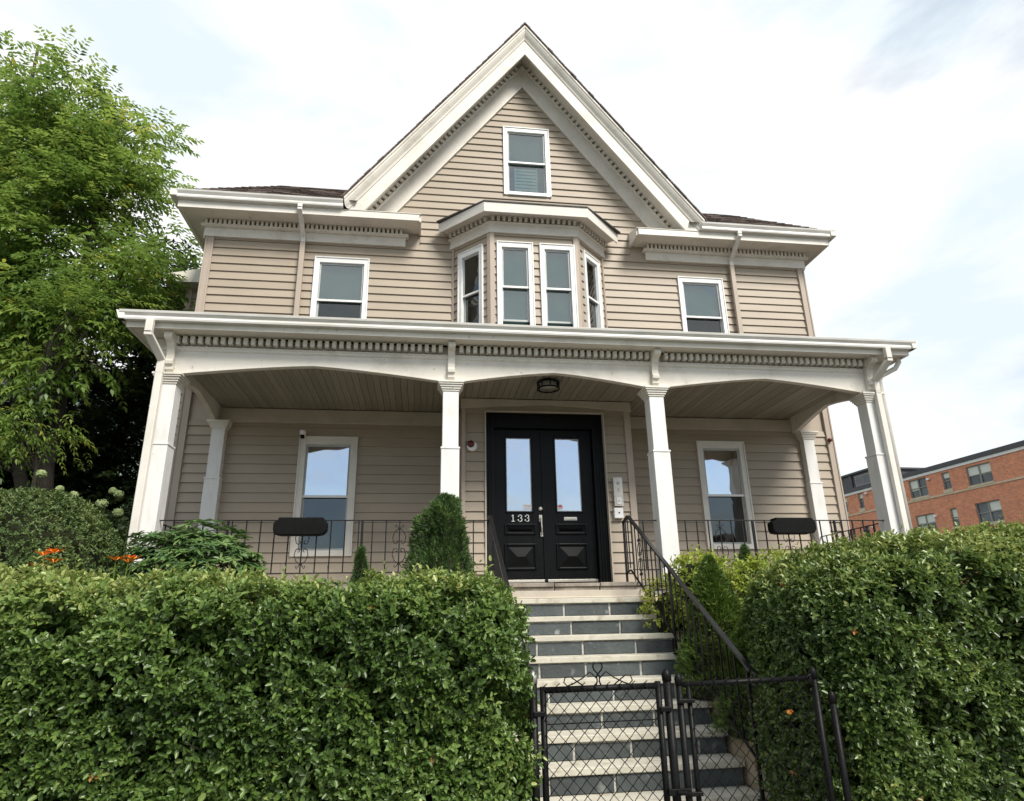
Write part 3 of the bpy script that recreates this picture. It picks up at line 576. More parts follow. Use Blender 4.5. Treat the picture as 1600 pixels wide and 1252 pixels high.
# ---- porch: floor, ceiling, columns, entablature, roof
pfl = MB(); pfl.box(-3.30, 6.42, 7.78, 9.99, -.25, PF-.089); porch = hp(pfl, 'porch_floor', 'concrete')
hp(MB().box(-3.28, 6.40, 7.80, 9.99, -.7, -.25), 'porch_base', 'siding_post')
x = -3.32
while x < 6.40:
    wd = min(random.uniform(.35, .75), 6.42-x)
    if wd < .05: break
    mb = MB(); e = random.uniform(-.012, .012); zt = PF+random.uniform(-.004, .004)
    pts = [(x+.006, 7.735+e), (x+wd*.4, 7.735+e+random.uniform(-.012, .012)), (x+wd-.006, 7.735+e+random.uniform(-.01, .01)), (x+wd-.006, 9.2), (x+.006, 9.2)]
    mb.prism(pts, 'z', PF-.042, zt); zz = PF-.088
    mb.prism([(p[0]+random.uniform(-.0, .0), p[1]+.018+random.uniform(0, .02)) for p in pts], 'z', zz, PF-.0435); mb.build('paving_stone', 'flagstone', porch, .006); x += wd
for x0, x1 in ((-3.08, .6), (3.06, 6.2)): MB().box(x0, x1, 9.201, 9.98, PF-.088, PF).build('floor_slab', 'flagstone', porch)
CY0 = 7.86; COLX = (-3.08, .324, 3.045, 6.18)
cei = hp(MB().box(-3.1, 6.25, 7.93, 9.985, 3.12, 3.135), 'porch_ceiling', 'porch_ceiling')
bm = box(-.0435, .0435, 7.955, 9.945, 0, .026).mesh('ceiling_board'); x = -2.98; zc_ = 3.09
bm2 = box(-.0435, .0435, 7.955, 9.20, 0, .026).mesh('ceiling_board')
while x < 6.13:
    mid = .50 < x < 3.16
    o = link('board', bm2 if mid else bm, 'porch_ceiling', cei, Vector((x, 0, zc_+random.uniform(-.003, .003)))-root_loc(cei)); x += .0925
def column(cx, cy=7.955, half=False, w=.2, z1=2.852):
    """square boxed post: wider lower stage, neck band, stepped capital"""
    d0, d1 = (cy-w/2, cy+w/2) if not half else (cy, 9.998); mb = MB(); h = w/2
    mb.box(cx-h-.012, cx+h+.012, d0-.012, d1+(.012 if not half else -.001), PF, 1.965)
    mb.box(cx-h, cx+h, d0, d1, 1.99, z1-.12); o = hp(mb, 'column', 'column_paint', .006)
    b_ = MB(); b_.box(cx-h-.02, cx+h+.02, d0-.02, d1+(.02 if not half else -.001), 1.965, 1.99); b_.build('neck_band', 'column_paint', o, .004)
    c = MB()
    for e, za, zb in ((.012, z1-.13, z1-.105), (.026, z1-.105, z1-.078), (.04, z1-.078, z1-.05), (.056, z1-.05, z1-.028), (.068, z1-.028, z1)):
        c.box(cx-h-e, cx+h+e, d0-e, d1+(e if not half else -.001), za, zb)
    c.build('capital', 'trim', o, .004)
    b_ = MB(); b_.box(cx-h-.03, cx+h+.03, d0-.03, d1+(.03 if not half else -.001), PF, PF+.16); b_.build('plinth', 'column_paint', o, .004)
    return o
for c in COLX: column(c)
column(-3.05, 9.86, True, .19); column(6.43, 9.86, True, .19)
def arch_pts(x0, x1, zend, zpk, k=12): return [(x0+(x1-x0)*t, zend+(zpk-zend)*(1-abs(2*t-1)**1.3)) for t in [i/k for i in range(k+1)]]
low = [(-3.19, 2.853)]
for a, b, pk in ((COLX[0]+.1, COLX[1]-.13, 3.006), (COLX[1]+.13, COLX[2]-.13, 3.012), (COLX[2]+.13, COLX[3]-.1, 3.02)): low += arch_pts(a, b, 2.853, pk)
low += [(6.29, 2.853)]
hp(MB().prism([(6.29, 3.21), (-3.19, 3.21)]+low, 'y', 7.865, 7.945), 'porch_frieze', 'trim', .003)
# arris bead along the arches
bd = MB()
for a, b in zip(low, low[1:]): bd.bar((a[0], 7.862, a[1]+.012), (b[0], 7.862, b[1]+.012), .012, .02)
hp(bd, 'arch_bead', 'trim')
ent = MB(); ent.prism([(7.945, 3.215), (7.845, 3.215), (7.838, 3.20), (7.85, 3.185), (7.85, 3.165), (7.862, 3.15), (7.945, 3.15)], 'x', -3.205, 6.305); ent.box(-3.2, 6.3, 7.897, 7.93, 3.215, 3.342)
entab = hp(ent, 'porch_entablature', 'trim', .002)
dp = dentil_mesh(.050, .06, .085); x = -3.02
while x < 6.2:
    if min(abs(x-c) for c in COLX[1:3]) > .10: put(dp, 'trim', (x, 7.8395, 3.238), entab)
    x += .0890
# scroll brackets over the columns
def bracket(cx, yaxis=True, sgn=1, cy=7.864):
    prof = [(0, 3.335), (-.20, 3.335), (-.215, 3.31), (-.215, 3.265), (-.195, 3.245), (-.12, 3.225), (-.075, 3.17), (-.055, 3.08), (-.06, 3.02), (-.08, 3.0), (-.075, 2.96), (-.045, 2.945), (-.04, 2.90), (0, 2.87)]
    mb = MB(); h = .045
    if yaxis: mb.prism([(cy+a, z) for a, z in prof], 'x', cx-h, cx+h); mb.box(cx-h-.012, cx+h+.012, cy-.225, cy, 3.3355, 3.347); mb.box(cx-.008, cx+.008, cy-.222, cy-.214, 3.272, 3.305)
    else: mb.prism([(cx+sgn*a, z) for a, z in prof], 'y', cy-h, cy+h)
    hp(mb, 'bracket', 'trim', .004)
for c in COLX: bracket(c)
bracket(-3.19, False, 1, 7.96); bracket(6.29, False, -1, 7.96)
# side beams with their own arch
for xs in (-3.17, 6.20):
    pts = [(9.93, 3.34), (7.95, 3.34), (7.95, 2.853), (8.07, 2.853)]+arch_pts(8.07, 9.82, 2.853, 3.02, 10)[1:]+[(9.93, 2.853)]
    hp(MB().prism(pts, 'x', xs, xs+.08), 'side_beam', 'trim', .003)
PX0, PX1 = -3.53, 6.66
hp(MB().box(PX0+.03, PX1-.03, 7.61, 7.84, 3.342, 3.362).box(PX0+.03, -3.19, 7.84, 9.98, 3.342, 3.362).box(6.29, PX1-.03, 7.84, 9.98, 3.342, 3.362), 'porch_soffit', 'trim', .002)
hp(MB().box(PX0, PX1, 7.575, 7.609, 3.325, 3.445).box(PX0, PX0+.03, 7.61, 9.98, 3.325, 3.445).box(PX1-.03, PX1, 7.61, 9.98, 3.325, 3.445), 'porch_fascia', 'trim', .003)
yb = 7.573
pr = [(yb, 3.395), (yb-.07, 3.395), (yb-.078, 3.42), (yb-.07, 3.445), (yb-.10, 3.478), (yb-.108, 3.505), (yb-.092, 3.505), (yb-.085, 3.485), (yb, 3.485)]
hp(MB().prism(pr, 'x', PX0-.06, PX1+.06), 'porch_gutter', 'gutter', .003)
for s, xg in ((-1, PX0), (1, PX1)): hp(MB().prism([(xg, 3.395), (xg+s*.06, 3.395), (xg+s*.10, 3.505), (xg, 3.485)], 'y', 7.48, 9.98), 'side_gutter', 'gutter', .004)
hp(MB().add([(PX0-.03, 7.55, 3.50), (PX1+.03, 7.55, 3.50), (PX1-.9, 9.999, 4.05), (PX0+.9, 9.999, 4.05), (PX0-.03, 9.999, 3.50), (PX1+.03, 9.999, 3.50), (PX0-.03, 7.55, 3.525), (PX1+.03, 7.55, 3.525), (PX1-.9, 9.999, 4.08), (PX0+.9, 9.999, 4.08), (PX0-.03, 9.999, 3.525), (PX1+.03, 9.999, 3.525)],
           [(6, 7, 8, 9), (6, 9, 10), (7, 11, 8), (0, 3, 2, 1), (0, 4, 3), (1, 2, 5), (0, 1, 7, 6), (0, 6, 10, 4), (1, 5, 11, 7)]), 'porch_roof', 'shingle')
# ---- downspouts
def spout(pts, w, d, m):
    mb = MB()
    for a, b in zip(pts, pts[1:]): mb.bar(a, b, w, d, (0, -1, 0))
    for p in pts[1:-1]: mb.box(p[0]-w/2, p[0]+w/2, p[1]-d/2, p[1]+d/2, p[2]-.03, p[2]+.03)
    return hp(mb, 'downspout', m, .008)
for x in (-2.10, 5.50):
    spout([(x, 9.465, 6.45), (x, 9.465, 6.37), (x+.005, 9.90, 6.10), (x+.005, 9.90, 6.00)], .075, .055, 'gutter')
    spout([(x+.005, 9.905, 6.04), (x+.005, 9.905, 4.0)], .082, .062, 'siding_post')
spout([(-3.235, 7.50, 3.40), (-3.235, 7.50, 3.22), (-3.16, 7.80, 3.0), (-3.165, 7.80, 2.85), (-3.165, 7.80, .2)], .085, .065, 'trim_clean')
spout([(6.27, 7.50, 3.40), (6.27, 7.50, 3.22), (6.235, 7.80, 3.02), (6.235, 7.80, 2.85), (6.235, 7.80, .2)], .08, .065, 'trim_clean')
sp2 = MB(); sp2.tube([(6.60, 7.72, 3.40), (6.60, 7.72, 3.28), (6.56, 7.76, 3.20), (6.40, 7.86, 3.12), (6.37, 7.88, 3.05), (6.37, 7.88, .2)], .034, 8); hp(sp2, 'downspout', 'trim_clean', smooth=True)

# ------------------------------------------------------------------ stairs
SX0, SX1 = .74, 2.665
stairs = empty('stone_steps', (1.8, 6.3, GZ), 'bluestone steps with cream stone treads climbing to the porch door', 'steps')
TY = [7.50-.262*k for k in range(10)]; TZ = [.166-.1895*k for k in range(10)]
for k, (y, z) in enumerate(zip(TY, TZ)):
    yb = TY[k-1] if k else 7.73
    jx = random.uniform(-.008, .008)
    mb = MB(); pts = [(SX0+jx, y-.004*random.random()), (SX0+.6, y+random.uniform(-.004, .004)), (SX1-.5, y+random.uniform(-.004, .004)), (SX1+jx, y), (SX1+jx, yb+.028), (SX0+jx, yb+.028)]
    mb.prism(pts, 'z', z-.052, z); mb.build('tread', 'tread', stairs, .006)
    zt = z-.052; zb_ = (TZ[k+1] if k < 9 else GZ-.02)
    MB().box(SX0+.015, SX1-.02, y+.034, y+.25, zb_, zt-.001).build('mortar_bed', 'mortar', stairs)
    x = SX0+.02-random.uniform(0, .25)
    while x < SX1-.03:
        wd = random.uniform(.42, .62); a, b = max(x, SX0+.02), min(x+wd, SX1-.025); x += wd+.022
        if b-a < .06: continue
        mb = MB(); e = [random.uniform(-.004, .004) for _ in range(4)]; ty = y+.022+random.uniform(-.004, .004)
        t_ = zt-.006-random.uniform(0, .014); mb.prism([(a+e[0]*.6, zb_+.004), (b+e[1]*.6, zb_+.004), (b+e[2]*.6, t_), ((a+b)/2+random.uniform(-.1, .1), t_+random.uniform(-.003, .004)), (a+e[3]*.6, t_)], 'y', ty, y+.05)
        mb.build('riser_stone', 'bluestone', stairs, .004)
mb = MB(); mb.box(SX0+.02, SX1-.03, 7.62, 7.775, TZ[0]-.02, PF-.09); mb.build('top_riser', 'beam_paint', stairs, .004)
mb = MB(); mb.box(SX0+.01, SX1-.02, 7.585, 7.62, TZ[0]+.0015, TZ[0]+.022); mb.build('scotia', 'beam_paint', stairs, .008)
fill = MB()
for k, (y, z) in enumerate(zip(TY, TZ)): fill.box(SX0+.03, SX1-.035, y+.26, 7.77, (TZ[k+1] if k < 9 else GZ)-.05, z-.054)
fill.build('core', 'concrete', stairs)
cw = MB().prism([(4.30, -1.62), (4.30, -1.46), (4.75, -1.40), (5.35, -1.14), (5.75, -.86), (7.5, .0), (7.75, .2), (7.75, -1.0), (5.5, -1.62)], 'x', 2.685, 2.95)
tag(cw.build('retaining_curb', 'curb', None, .012), 'low tan concrete curb sloping down beside the right edge of the steps', 'curb')
cw = MB().prism([(4.30, -1.62), (4.30, -1.46), (4.75, -1.40), (5.35, -1.14), (5.75, -.86), (7.5, .0), (7.75, .2), (7.75, -1.0), (5.5, -1.62)], 'x', .50, .725)
tag(cw.build('retaining_curb', 'curb', None, .012), 'concrete curb edging the left of the steps behind the long hedge', 'curb')
# ------------------------------------------------------------------ handrails of the stairs
def scroll_pts(cx, cz, h, w):
    """four thin C-scrolls flanking a baluster: (x, z) polylines"""
    out = []
    for sx in (-1, 1):
        for sz in (-1, 1):
            pts = [(cx, cz+sz*h*.42), (cx+sx*w*.35, cz+sz*h*.33), (cx+sx*w*.5, cz+sz*h*.2), (cx+sx*w*.42, cz+sz*h*.08)]
            pts += [(cx+sx*(w*.24+w*.18*math.cos(a)*(1-a/9)), cz+sz*(h*.10-w*.18*math.sin(a)*(1-a/9))) for a in [.5*i for i in range(1, 11)]]
            out.append(pts)
            out.append([(cx, cz+sz*h*.36), (cx+sx*w*.12, cz+sz*h*.44), (cx+sx*w*.28, cz+sz*h*.5), (cx+sx*w*.36, cz+sz*h*.46), (cx+sx*w*.26, cz+sz*h*.43)])
    return out
def handrail(x, label):
    t = empty('stair_handrail', (x, 6.6, PF), label, 'handrail', 'handrails of the stairs')
    p0, p1, p2 = (x, 8.15, 1.10), (x, 7.95, 1.155), (x, 5.15, -.45)
    zr = lambda y: 1.155+(y-7.95)*(1.155+.45)/(7.95-5.15)
    MB().bar(p0, p1, .044, .018).bar(p1, p2, .048, .02).tube([p2, (x, 5.10, -.47), (x, 5.09, -.52), (x, 5.13, -.55), (x, 5.17, -.53)], .012, 6).build('top_rail', 'rail_iron', t, .004)
    MB().bar((x, 8.14, .47), (x, 7.97, .50), .022, .012).bar((x, 7.97, .50), (x, 5.2, -1.09), .022, .012).build('bottom_rail', 'iron', t, .002)
    for y, zb_ in ((8.15, PF), (6.70, TZ[3]), (5.22, TZ[8])):
        zt = 1.10 if y > 8 else zr(y)-.008
        mb = MB().box(x-.013, x+.013, y-.013, y+.013, zb_, zt); mb.box(x-.03, x+.03, y-.03, y+.03, zb_, zb_+.012); mb.build('post', 'iron', t, .002)
    y = 7.98
    while y > 5.3:
        if abs(y-6.70) > .06: MB().box(x-.006, x+.006, y-.006, y+.006, zr(y)-.655, zr(y)-.008).build('baluster', 'iron', t)
        y -= .128
    MB().box(x-.006, x+.006, 8.06, 8.072, .485, 1.12).build('baluster', 'iron', t)
    mb = MB(); yc = 7.596
    for pts in scroll_pts(yc, zr(yc)-.33, .42, .15): mb.tube([(x, a, b) for a, b in pts], .0045, 4)
    mb.build('scroll', 'iron', t)
    return t
handrail(2.56, 'black iron handrail down the right side of the steps'); handrail(.82, 'black iron handrail at the left of the steps, half hidden by the hedge')
# ------------------------------------------------------------------ porch railings
BALM = {}
def railing(p, q, label, posts=(), scrolls=()):
    p, q = Vector(p), Vector(q); d = q-p; ln = d.length; d.normalize(); t = empty('porch_railing', (p.x, p.y, PF), label, 'railing', 'iron railings around the porch')
    zt, zb_ = 1.10, .50
    at = lambda s, z: (p.x+d.x*s, p.y+d.y*s, z)
    MB().bar(at(0, zt), at(ln, zt), .026, .012).build('top_rail', 'iron', t, .002); MB().bar(at(0, zb_), at(ln, zb_), .02, .01).build('bottom_rail', 'iron', t, .002)
    me = BALM.setdefault('b', MB().box(-.0065, .0065, -.0065, .0065, zb_-PF, zt-PF-.006).mesh('baluster'))
    n = max(2, round(ln/.157))
    for k in range(1, n): link('baluster', me, 'iron', t, (d.x*ln*k/n, d.y*ln*k/n, 0))
    for s in posts:
        x, y, _ = at(s, 0); MB().box(x-.013, x+.013, y-.013, y+.013, PF, zt-.006).build('post', 'iron', t, .002)
    for s in scrolls:
        k = max(1, min(n-1, round(s/ln*n))); s = ln*k/n; mb = MB()
        for pts in scroll_pts(0, .80, .50, .155): mb.tube([at(s+a, b) for a, b in pts], .0045, 4)
        mb.build('scroll', 'iron', t)
    return t
Yr = 7.955
railing((-2.97, Yr, 0), (.215, Yr, 0), 'black iron railing between the left corner column and the next column', (.75, 2.27), (1.57, 2.63))
railing((.435, Yr, 0), (.80, Yr, 0), 'short black iron railing just left of the front door', (), ())
railing((2.58, Yr, 0), (2.93, Yr, 0), 'very short black iron railing between the right handrail and column', (), ())
railing((3.155, Yr, 0), (6.07, Yr, 0), 'black iron railing between the two right-hand columns', (1.06, 2.2), (.58, 1.55))
railing((6.20, 8.07, 0), (6.36, 9.84, 0), 'black iron railing closing the right end of the porch', (.9,), (.45, 1.2))
railing((-3.06, 8.07, 0), (-3.05, 9.84, 0), 'black iron railing closing the left end of the porch', (.9,), ())
# made-up black blocks hung on the railing; the real thing is unknown
def stand_in(x, label):
    t = empty('railing_stand_in', (x, 7.86, .95), label, 'stand_in', 'made-up black blocks on the porch railing')
    mb = MB(); prof = [(-.285, .0), (-.30, .05), (-.30, .13), (-.25, .16), (-.25, .19), (.25, .19), (.27, .165), (.295, .13), (.295, .045), (.26, .0), (.2, -.012), (-.22, -.012)]
    mb.prism([(x+a, .925+b) for a, b in prof], 'y', 7.79, 7.935); mb.build('black_block', 'black_plastic', t, .012)
    for s in (-.17, .17): MB().tube([(x+s, 7.93, 1.10), (x+s, 7.955, 1.116), (x+s, 7.985, 1.10), (x+s, 7.985, 1.04)], .006, 5).build('hook', 'black_plastic', t)
stand_in(-1.385, 'made-up black block hung on the railing in front of the left window')
stand_in(4.70, 'made-up black block hung on the railing right of the right window')
# ------------------------------------------------------------------ small fittings on the walls
t = empty('intercom_panel', (2.84, 9.2, 1.47), 'brushed metal entry intercom panel right of the door', 'intercom')
MB().box(2.772, 2.908, 9.165, 9.222, 1.475, 1.90).build('face_plate', 'brushed', t, .004)
MB().box(2.805, 2.875, 9.158, 9.1645, 1.50, 1.60).build('call_plate', 'vinyl', t, .003)
mb = MB()
for i in range(4):
    for j in range(4): mb.box(2.82+i*.011, 2.826+i*.011, 9.1625, 9.1645, 1.79+j*.011, 1.796+j*.011)
tag(mb.build('speaker_holes', 'black_plastic', t), kind='stuff'); MB().box(2.832, 2.85, 9.1615, 9.1645, 1.69, 1.74).build('slot', 'sash_grey', t)
MB().box(2.83, 2.85, 9.155, 9.1575, 1.54, 1.56).build('button', 'sash_grey', t)
for sx in (2.785, 2.895): MB().lathe([(.001, 0), (.006, 0), (.006, .003), (.001, .003)], (sx, 9.16, 1.61), 8).build('screw', 'sash_grey', t)
t = empty('keypad_box', (2.83, 9.2, 1.3), 'small white square box with black peephole below the intercom', 'access box')
MB().box(2.757, 2.892, 9.16, 9.222, 1.30, 1.45).build('case', 'white_plastic', t, .008); h = MB().lathe([(.001, 0), (.011, 0), (.011, .004), (.001, .004)], (0, 0, 0), 12); h.v = [(2.828+x, 9.159-z, 1.378+y) for x, y, z in h.v]; h.build('lens', 'black_plastic', t)
t = empty('alarm_sounder', (.69, 9.2, 2.36), 'round white wall fitting with dark red lens left of the door', 'alarm')
h = MB().lathe([(.001, 0), (.075, 0), (.075, .03), (.055, .05), (.001, .05)], n=20); h.v = [(.695+x, 9.215-z, 2.345+y) for x, y, z in h.v]; h.build('base', 'white_plastic', t, smooth=False)
h = MB().lathe([(.001, 0), (.052, 0), (.05, .03), (.03, .052), (.001, .058)], n=20); h.v = [(.675+x, 9.165-z, 2.37+y) for x, y, z in h.v]; h.build('lens', 'red_lens', t, smooth=True)
t = empty('security_camera', (-1.84, 9.9, 2.63), 'small white wall camera at the top left corner of the left porch window', 'camera')
MB().box(-1.87, -1.79, 9.83, 9.97, 2.655, 2.725).build('housing', 'white_plastic', t, .012); MB().box(-1.86, -1.80, 9.845, 9.90, 2.60, 2.655).build('eyeball', 'black_plastic', t, .015)
t = empty('wall_sensor', (6.86, 9.93, 2.73), 'tiny dark round sensor on the right corner board', 'sensor')
h = MB().lathe([(.001, 0), (.035, 0), (.035, .04), (.02, .055), (.001, .055)], n=14); h.v = [(6.865+x, 9.945-z, 2.735+y) for x, y, z in h.v]; h.build('body', 'red_lens', t, smooth=True); MB().box(6.855, 6.875, 9.935, 9.958, 2.70, 2.77).build('bracket', 'black_plastic', t)
t = empty('ceiling_light', (1.69, 8.36, 3.08), 'black caged drum light on the porch ceiling above the door', 'lamp'); c = (1.69, 8.36, 0)
MB().lathe([(.09, 3.06), (.09, 3.088), (.001, 3.088)], c, 20).build('canopy', 'black_paint', t)
MB().lathe([(.001, 2.975), (.115, 2.975), (.118, 3.0), (.118, 3.05), (.1, 3.062)], c, 24).build('glass_drum', 'lamp_glass', t, smooth=True)
mb = MB()
for z in (2.965, 3.05):
    mb.tube([(c[0]+.15*math.cos(a), c[1]+.15*math.sin(a), z) for a in [2*math.pi*i/24 for i in range(25)]], .012, 6, False)
mb.build('ring', 'black_paint', t, smooth=True)
for k in range(8): a = 2*math.pi*k/8; x, y = c[0]+.15*math.cos(a), c[1]+.15*math.sin(a); MB().box(x-.006, x+.006, y-.006, y+.006, 2.965, 3.05).build('cage_bar', 'black_paint', t)
for k in range(4): a = 2*math.pi*k/4; MB().bar((c[0], c[1], 3.058), (c[0]+.15*math.cos(a), c[1]+.15*math.sin(a), 3.052), .01, .008).build('arm', 'black_paint', t)

# ------------------------------------------------------------------ chain-link gate and fence
GY = 4.2
def post(x, top, label, bare=False, r=.025, y=GY):
    t = empty('fence_post', (x, y, GZ), label, 'fence post', 'posts of the chain-link fence')
    MB().tube([(x, y, GZ-.03), (x, y, top-.05)], r, 12).build('pipe', 'fence_black', t, smooth=True)
    MB().lathe([(r+.003, top-.06), (r+.004, top-.02), (r*.75, top), (r*.25, top+.012), (.001, top+.013)], (x, y, 0), 14).build('cap', 'bare_metal' if bare else 'fence_black', t, smooth=True)
    return t
def mesh_wire(x0, x1, z0, z1, y, pitch=.078, r=.0031):
    mb = MB(); n = int((x1-x0)/(pitch/2)); hh = pitch*.53
    rows = int((z1-z0)/hh)
    for i in range(n):
        xa = x0+i*pitch/2; pts = []
        for j in range(rows+1):
            xx = xa+(pitch/2 if (j+i) % 2 else 0); pts.append((min(xx, x1), y+(.004 if (j+i) % 2 else -.004), z1-j*hh))
        # barb twisted over the top
        if i % 2 == 0: pts = [(pts[0][0]+.018, y, z1+.026), (pts[0][0]-.004, y-.005, z1+.012)]+pts
        mb.tube(pts, r, 4, False)
    return mb
gate = empty('chain_link_gate', (.72, GY, GZ), 'black chain-link gate with curled wire crest across the foot of the steps', 'gate')
g0, g1, gt, gb = .745, 1.465, -.435, -1.52
MB().tube([(g0, GY, gb), (g0, GY, gt+.02)], .019, 10).build('stile', 'fence_black', gate, smooth=True); MB().tube([(g1, GY, gb), (g1, GY, gt+.03)], .019, 10).build('stile', 'fence_black', gate, smooth=True)
MB().tube([(g0, GY, gt), (g1, GY, gt+.005)], .019, 10).build('top_rail', 'fence_black', gate, smooth=True); MB().tube([(g0, GY, gb), (g1, GY, gb)], .019, 10).build('bottom_rail', 'fence_black', gate, smooth=True)
mesh_wire(g0+.005, g1, gb+.01, gt+.012, GY-.022).build('chain_link_mesh', 'fence_black', gate)
for z in (-.62, -1.08): MB().tube([(g0, GY-.012, z), (g1, GY-.012, z+.004)], .0035, 5).build('tension_wire', 'fence_black', gate)
cx = (g0+g1)/2-.015; cr_ = MB()
for s in (-1, 1): cr_.tube([(cx+s*x_, GY+.001*s, gt+z_) for x_, z_ in ((.016, .148), (.026, .138), (.03, .122), (.022, .104), (.004, .085), (-.008, .07), (-.006, .04), (-.02, .008))], .0048, 5)
for s in (-1, 1):
    cr_.tube([(cx+s*x_, GY, gt+z_) for x_, z_ in ((.012, .06), (.05, .095), (.10, .06), (.16, .03), (.195, .02), (.215, .04), (.205, .068), (.17, .07), (.12, .035), (.07, .0))], .0042, 5)
cr_.build('wire_crest', 'fence_black', gate, smooth=True)
for z in (-.56, -1.30):
    for x in (g0-.03, g1+.03): MB().box(x-.035, x+.035, GY-.034, GY-.012, z-.014, z+.014).build('hinge_band', 'fence_black', gate, .004)
MB().box(g1+.0, g1+.14, GY-.045, GY-.02, -1.02, -.985).tube([(g1+.05, GY-.05, -1.0), (g1+.09, GY-.07, -1.0), (g1+.12, GY-.05, -1.01)], .012, 6).build('fork_latch', 'fence_black', gate, .003)
post(.685, -.335, 'gate post with bare metal cap beside the left hedge', True); post(1.525, -.345, 'black gate post at the right of the gate', r=.026); post(1.600, -.372, 'thinner black post just right of the gate latch', r=.021)
post(2.50, -.36, 'black fence post against the right hedge, outer one', r=.021); post(2.58, -.50, 'black fence post half buried in the right hedge', r=.021, y=4.16)
post(.575, -1.0, 'short black fence post swallowed by the left hedge', r=.028, y=4.25)
fp = empty('chain_link_fence', (2.05, GY, GZ), 'fixed black chain-link fence panel between gate and right hedge', 'fence')
MB().tube([(1.60, GY, -.43), (2.50, GY, -.415)], .016, 10).build('top_rail', 'fence_black', fp, smooth=True)
MB().tube([(1.66, GY, -1.52), (1.66, GY, -.41)], .016, 10).build('tension_bar', 'fence_black', fp, smooth=True)
mesh_wire(1.665, 2.49, -1.52, -.42, GY-.022).build('chain_link_mesh', 'fence_black', fp)
for z in (-.52, -1.02): MB().box(1.58, 1.68, GY-.034, GY-.012, z-.012, z+.012).build('tension_band', 'fence_black', fp, .004)
MB().box(2.455, 2.475, GY-.026, GY+.026, -.441, -.389).build('rail_end_cup', 'fence_black', fp, .006)

# ------------------------------------------------------------------ foliage
def raw_mesh(name, V, F, tint=None):
    me = bpy.data.meshes.new(name); k = F.shape[1]
    me.vertices.add(len(V)); me.vertices.foreach_set('co', np.ascontiguousarray(V, dtype=np.float32).ravel())
    me.loops.add(F.size); me.loops.foreach_set('vertex_index', F.astype(np.int32).ravel())
    me.polygons.add(len(F)); me.polygons.foreach_set('loop_start', np.arange(0, F.size, k, dtype=np.int32)); me.polygons.foreach_set('loop_total', np.full(len(F), k, dtype=np.int32))
    me.update(calc_edges=True)
    if tint is not None:
        a = me.attributes.new('tint', 'FLOAT', 'FACE'); a.data.foreach_set('value', np.repeat(tint, len(F)//len(tint)).astype(np.float32))
    return me
def unit(v): return v/np.maximum(np.linalg.norm(v, axis=1, keepdims=True), 1e-9)
def rnd_dir(n): return unit(RNG.normal(size=(n, 3)))
def leaves(P, D, Nn, Ln, Wd, tint, fold=.25, fine=True, curl=.12):
    """leaf blades: base P, axis D, rough face normal Nn"""
    D = unit(D); S = unit(np.cross(D, Nn)); U = np.cross(S, D); Ln = Ln[:, None]; Wd = Wd[:, None]; f = fold*Wd
    if fine:
        pts = [P, P+D*.28*Ln+S*.45*Wd+U*f, P+D*.72*Ln+S*.42*Wd+U*(f-curl*.4*Ln), P+D*Ln-U*curl*Ln, P+D*.72*Ln-S*.42*Wd+U*(f-curl*.4*Ln), P+D*.28*Ln-S*.45*Wd+U*f]
        V = np.stack(pts, 1).reshape(-1, 3); b = np.arange(len(P))[:, None]*6; F = np.stack([b+np.array([0, 1, 2, 3]), b+np.array([0, 3, 4, 5])], 1).reshape(-1, 4)
    else:
        pts = [P, P+D*.42*Ln+S*.5*Wd+U*f, P+D*Ln-U*curl*Ln, P+D*.42*Ln-S*.5*Wd+U*f]
        V = np.stack(pts, 1).reshape(-1, 3); F = np.arange(len(P)*4).reshape(-1, 4)
    return V, F, tint
def merge(parts):
    Vs, Fs, Ts, o = [], [], [], 0
    for V, F, T in parts: Vs.append(V); Fs.append(F+o); Ts.append(np.repeat(T, len(F)//len(T))); o += len(V)
    return np.concatenate(Vs), np.concatenate(Fs), np.concatenate(Ts)
def foliage(name, parts, m, parent):
    V, F, T = merge(parts); V = V-np.array(root_loc(parent)); o = link(name, raw_mesh(name, V, F, T), m, parent); return tag(o, kind='stuff')
def wob(P, sc, seed):
    """smooth pseudo-noise in -1..1"""
    r = np.random.default_rng(seed); out = 0
    for i in range(6):
        k = r.normal(size=3)*sc*(1+.5*i); out = out+np.sin(P@k+r.uniform(0, 6.3))/(1+.35*i)
    return out/2.6
def sprigs(P, Nn, k, length, lsize, spread=.55, upb=.35, tint0=None, wratio=.5, fine=True, tvar=.22):
    """k leaves in opposite pairs along short shoots growing from P roughly along Nn"""
    n = len(P); ax = unit(Nn*.8+rnd_dir(n)*spread+np.array([0, 0, upb])); a = unit(np.cross(ax, rnd_dir(n))); b = np.cross(ax, a); out = []
    base = RNG.uniform(.25, .75, n) if tint0 is None else tint0; ln = length*RNG.uniform(.6, 1.35, n)
    for j in range(k):
        t = (j//2+.4)/(k/2); th_ = (j % 2)*np.pi+(j//2)*1.57+RNG.uniform(-.3, .3, n)
        side = a*np.cos(th_)[:, None]+b*np.sin(th_)[:, None]
        D = unit(side*(1.0-.45*t)+ax*(.35+.6*t)+rnd_dir(n)*.22); Q = P+ax*(ln*t)[:, None]
        nn = unit(ax+rnd_dir(n)*.45+np.array([0, 0, .3])); s = lsize*RNG.uniform(.45, 1.4, n)*(1-.25*t)
        out.append(leaves(Q, D, nn, s, s*wratio*RNG.uniform(.8, 1.15, n), np.clip(base+RNG.normal(0, tvar, n)*.6+.12*(t-.5), 0, np.where(base > 1.2, 1, .96)), fine=fine))
    return out
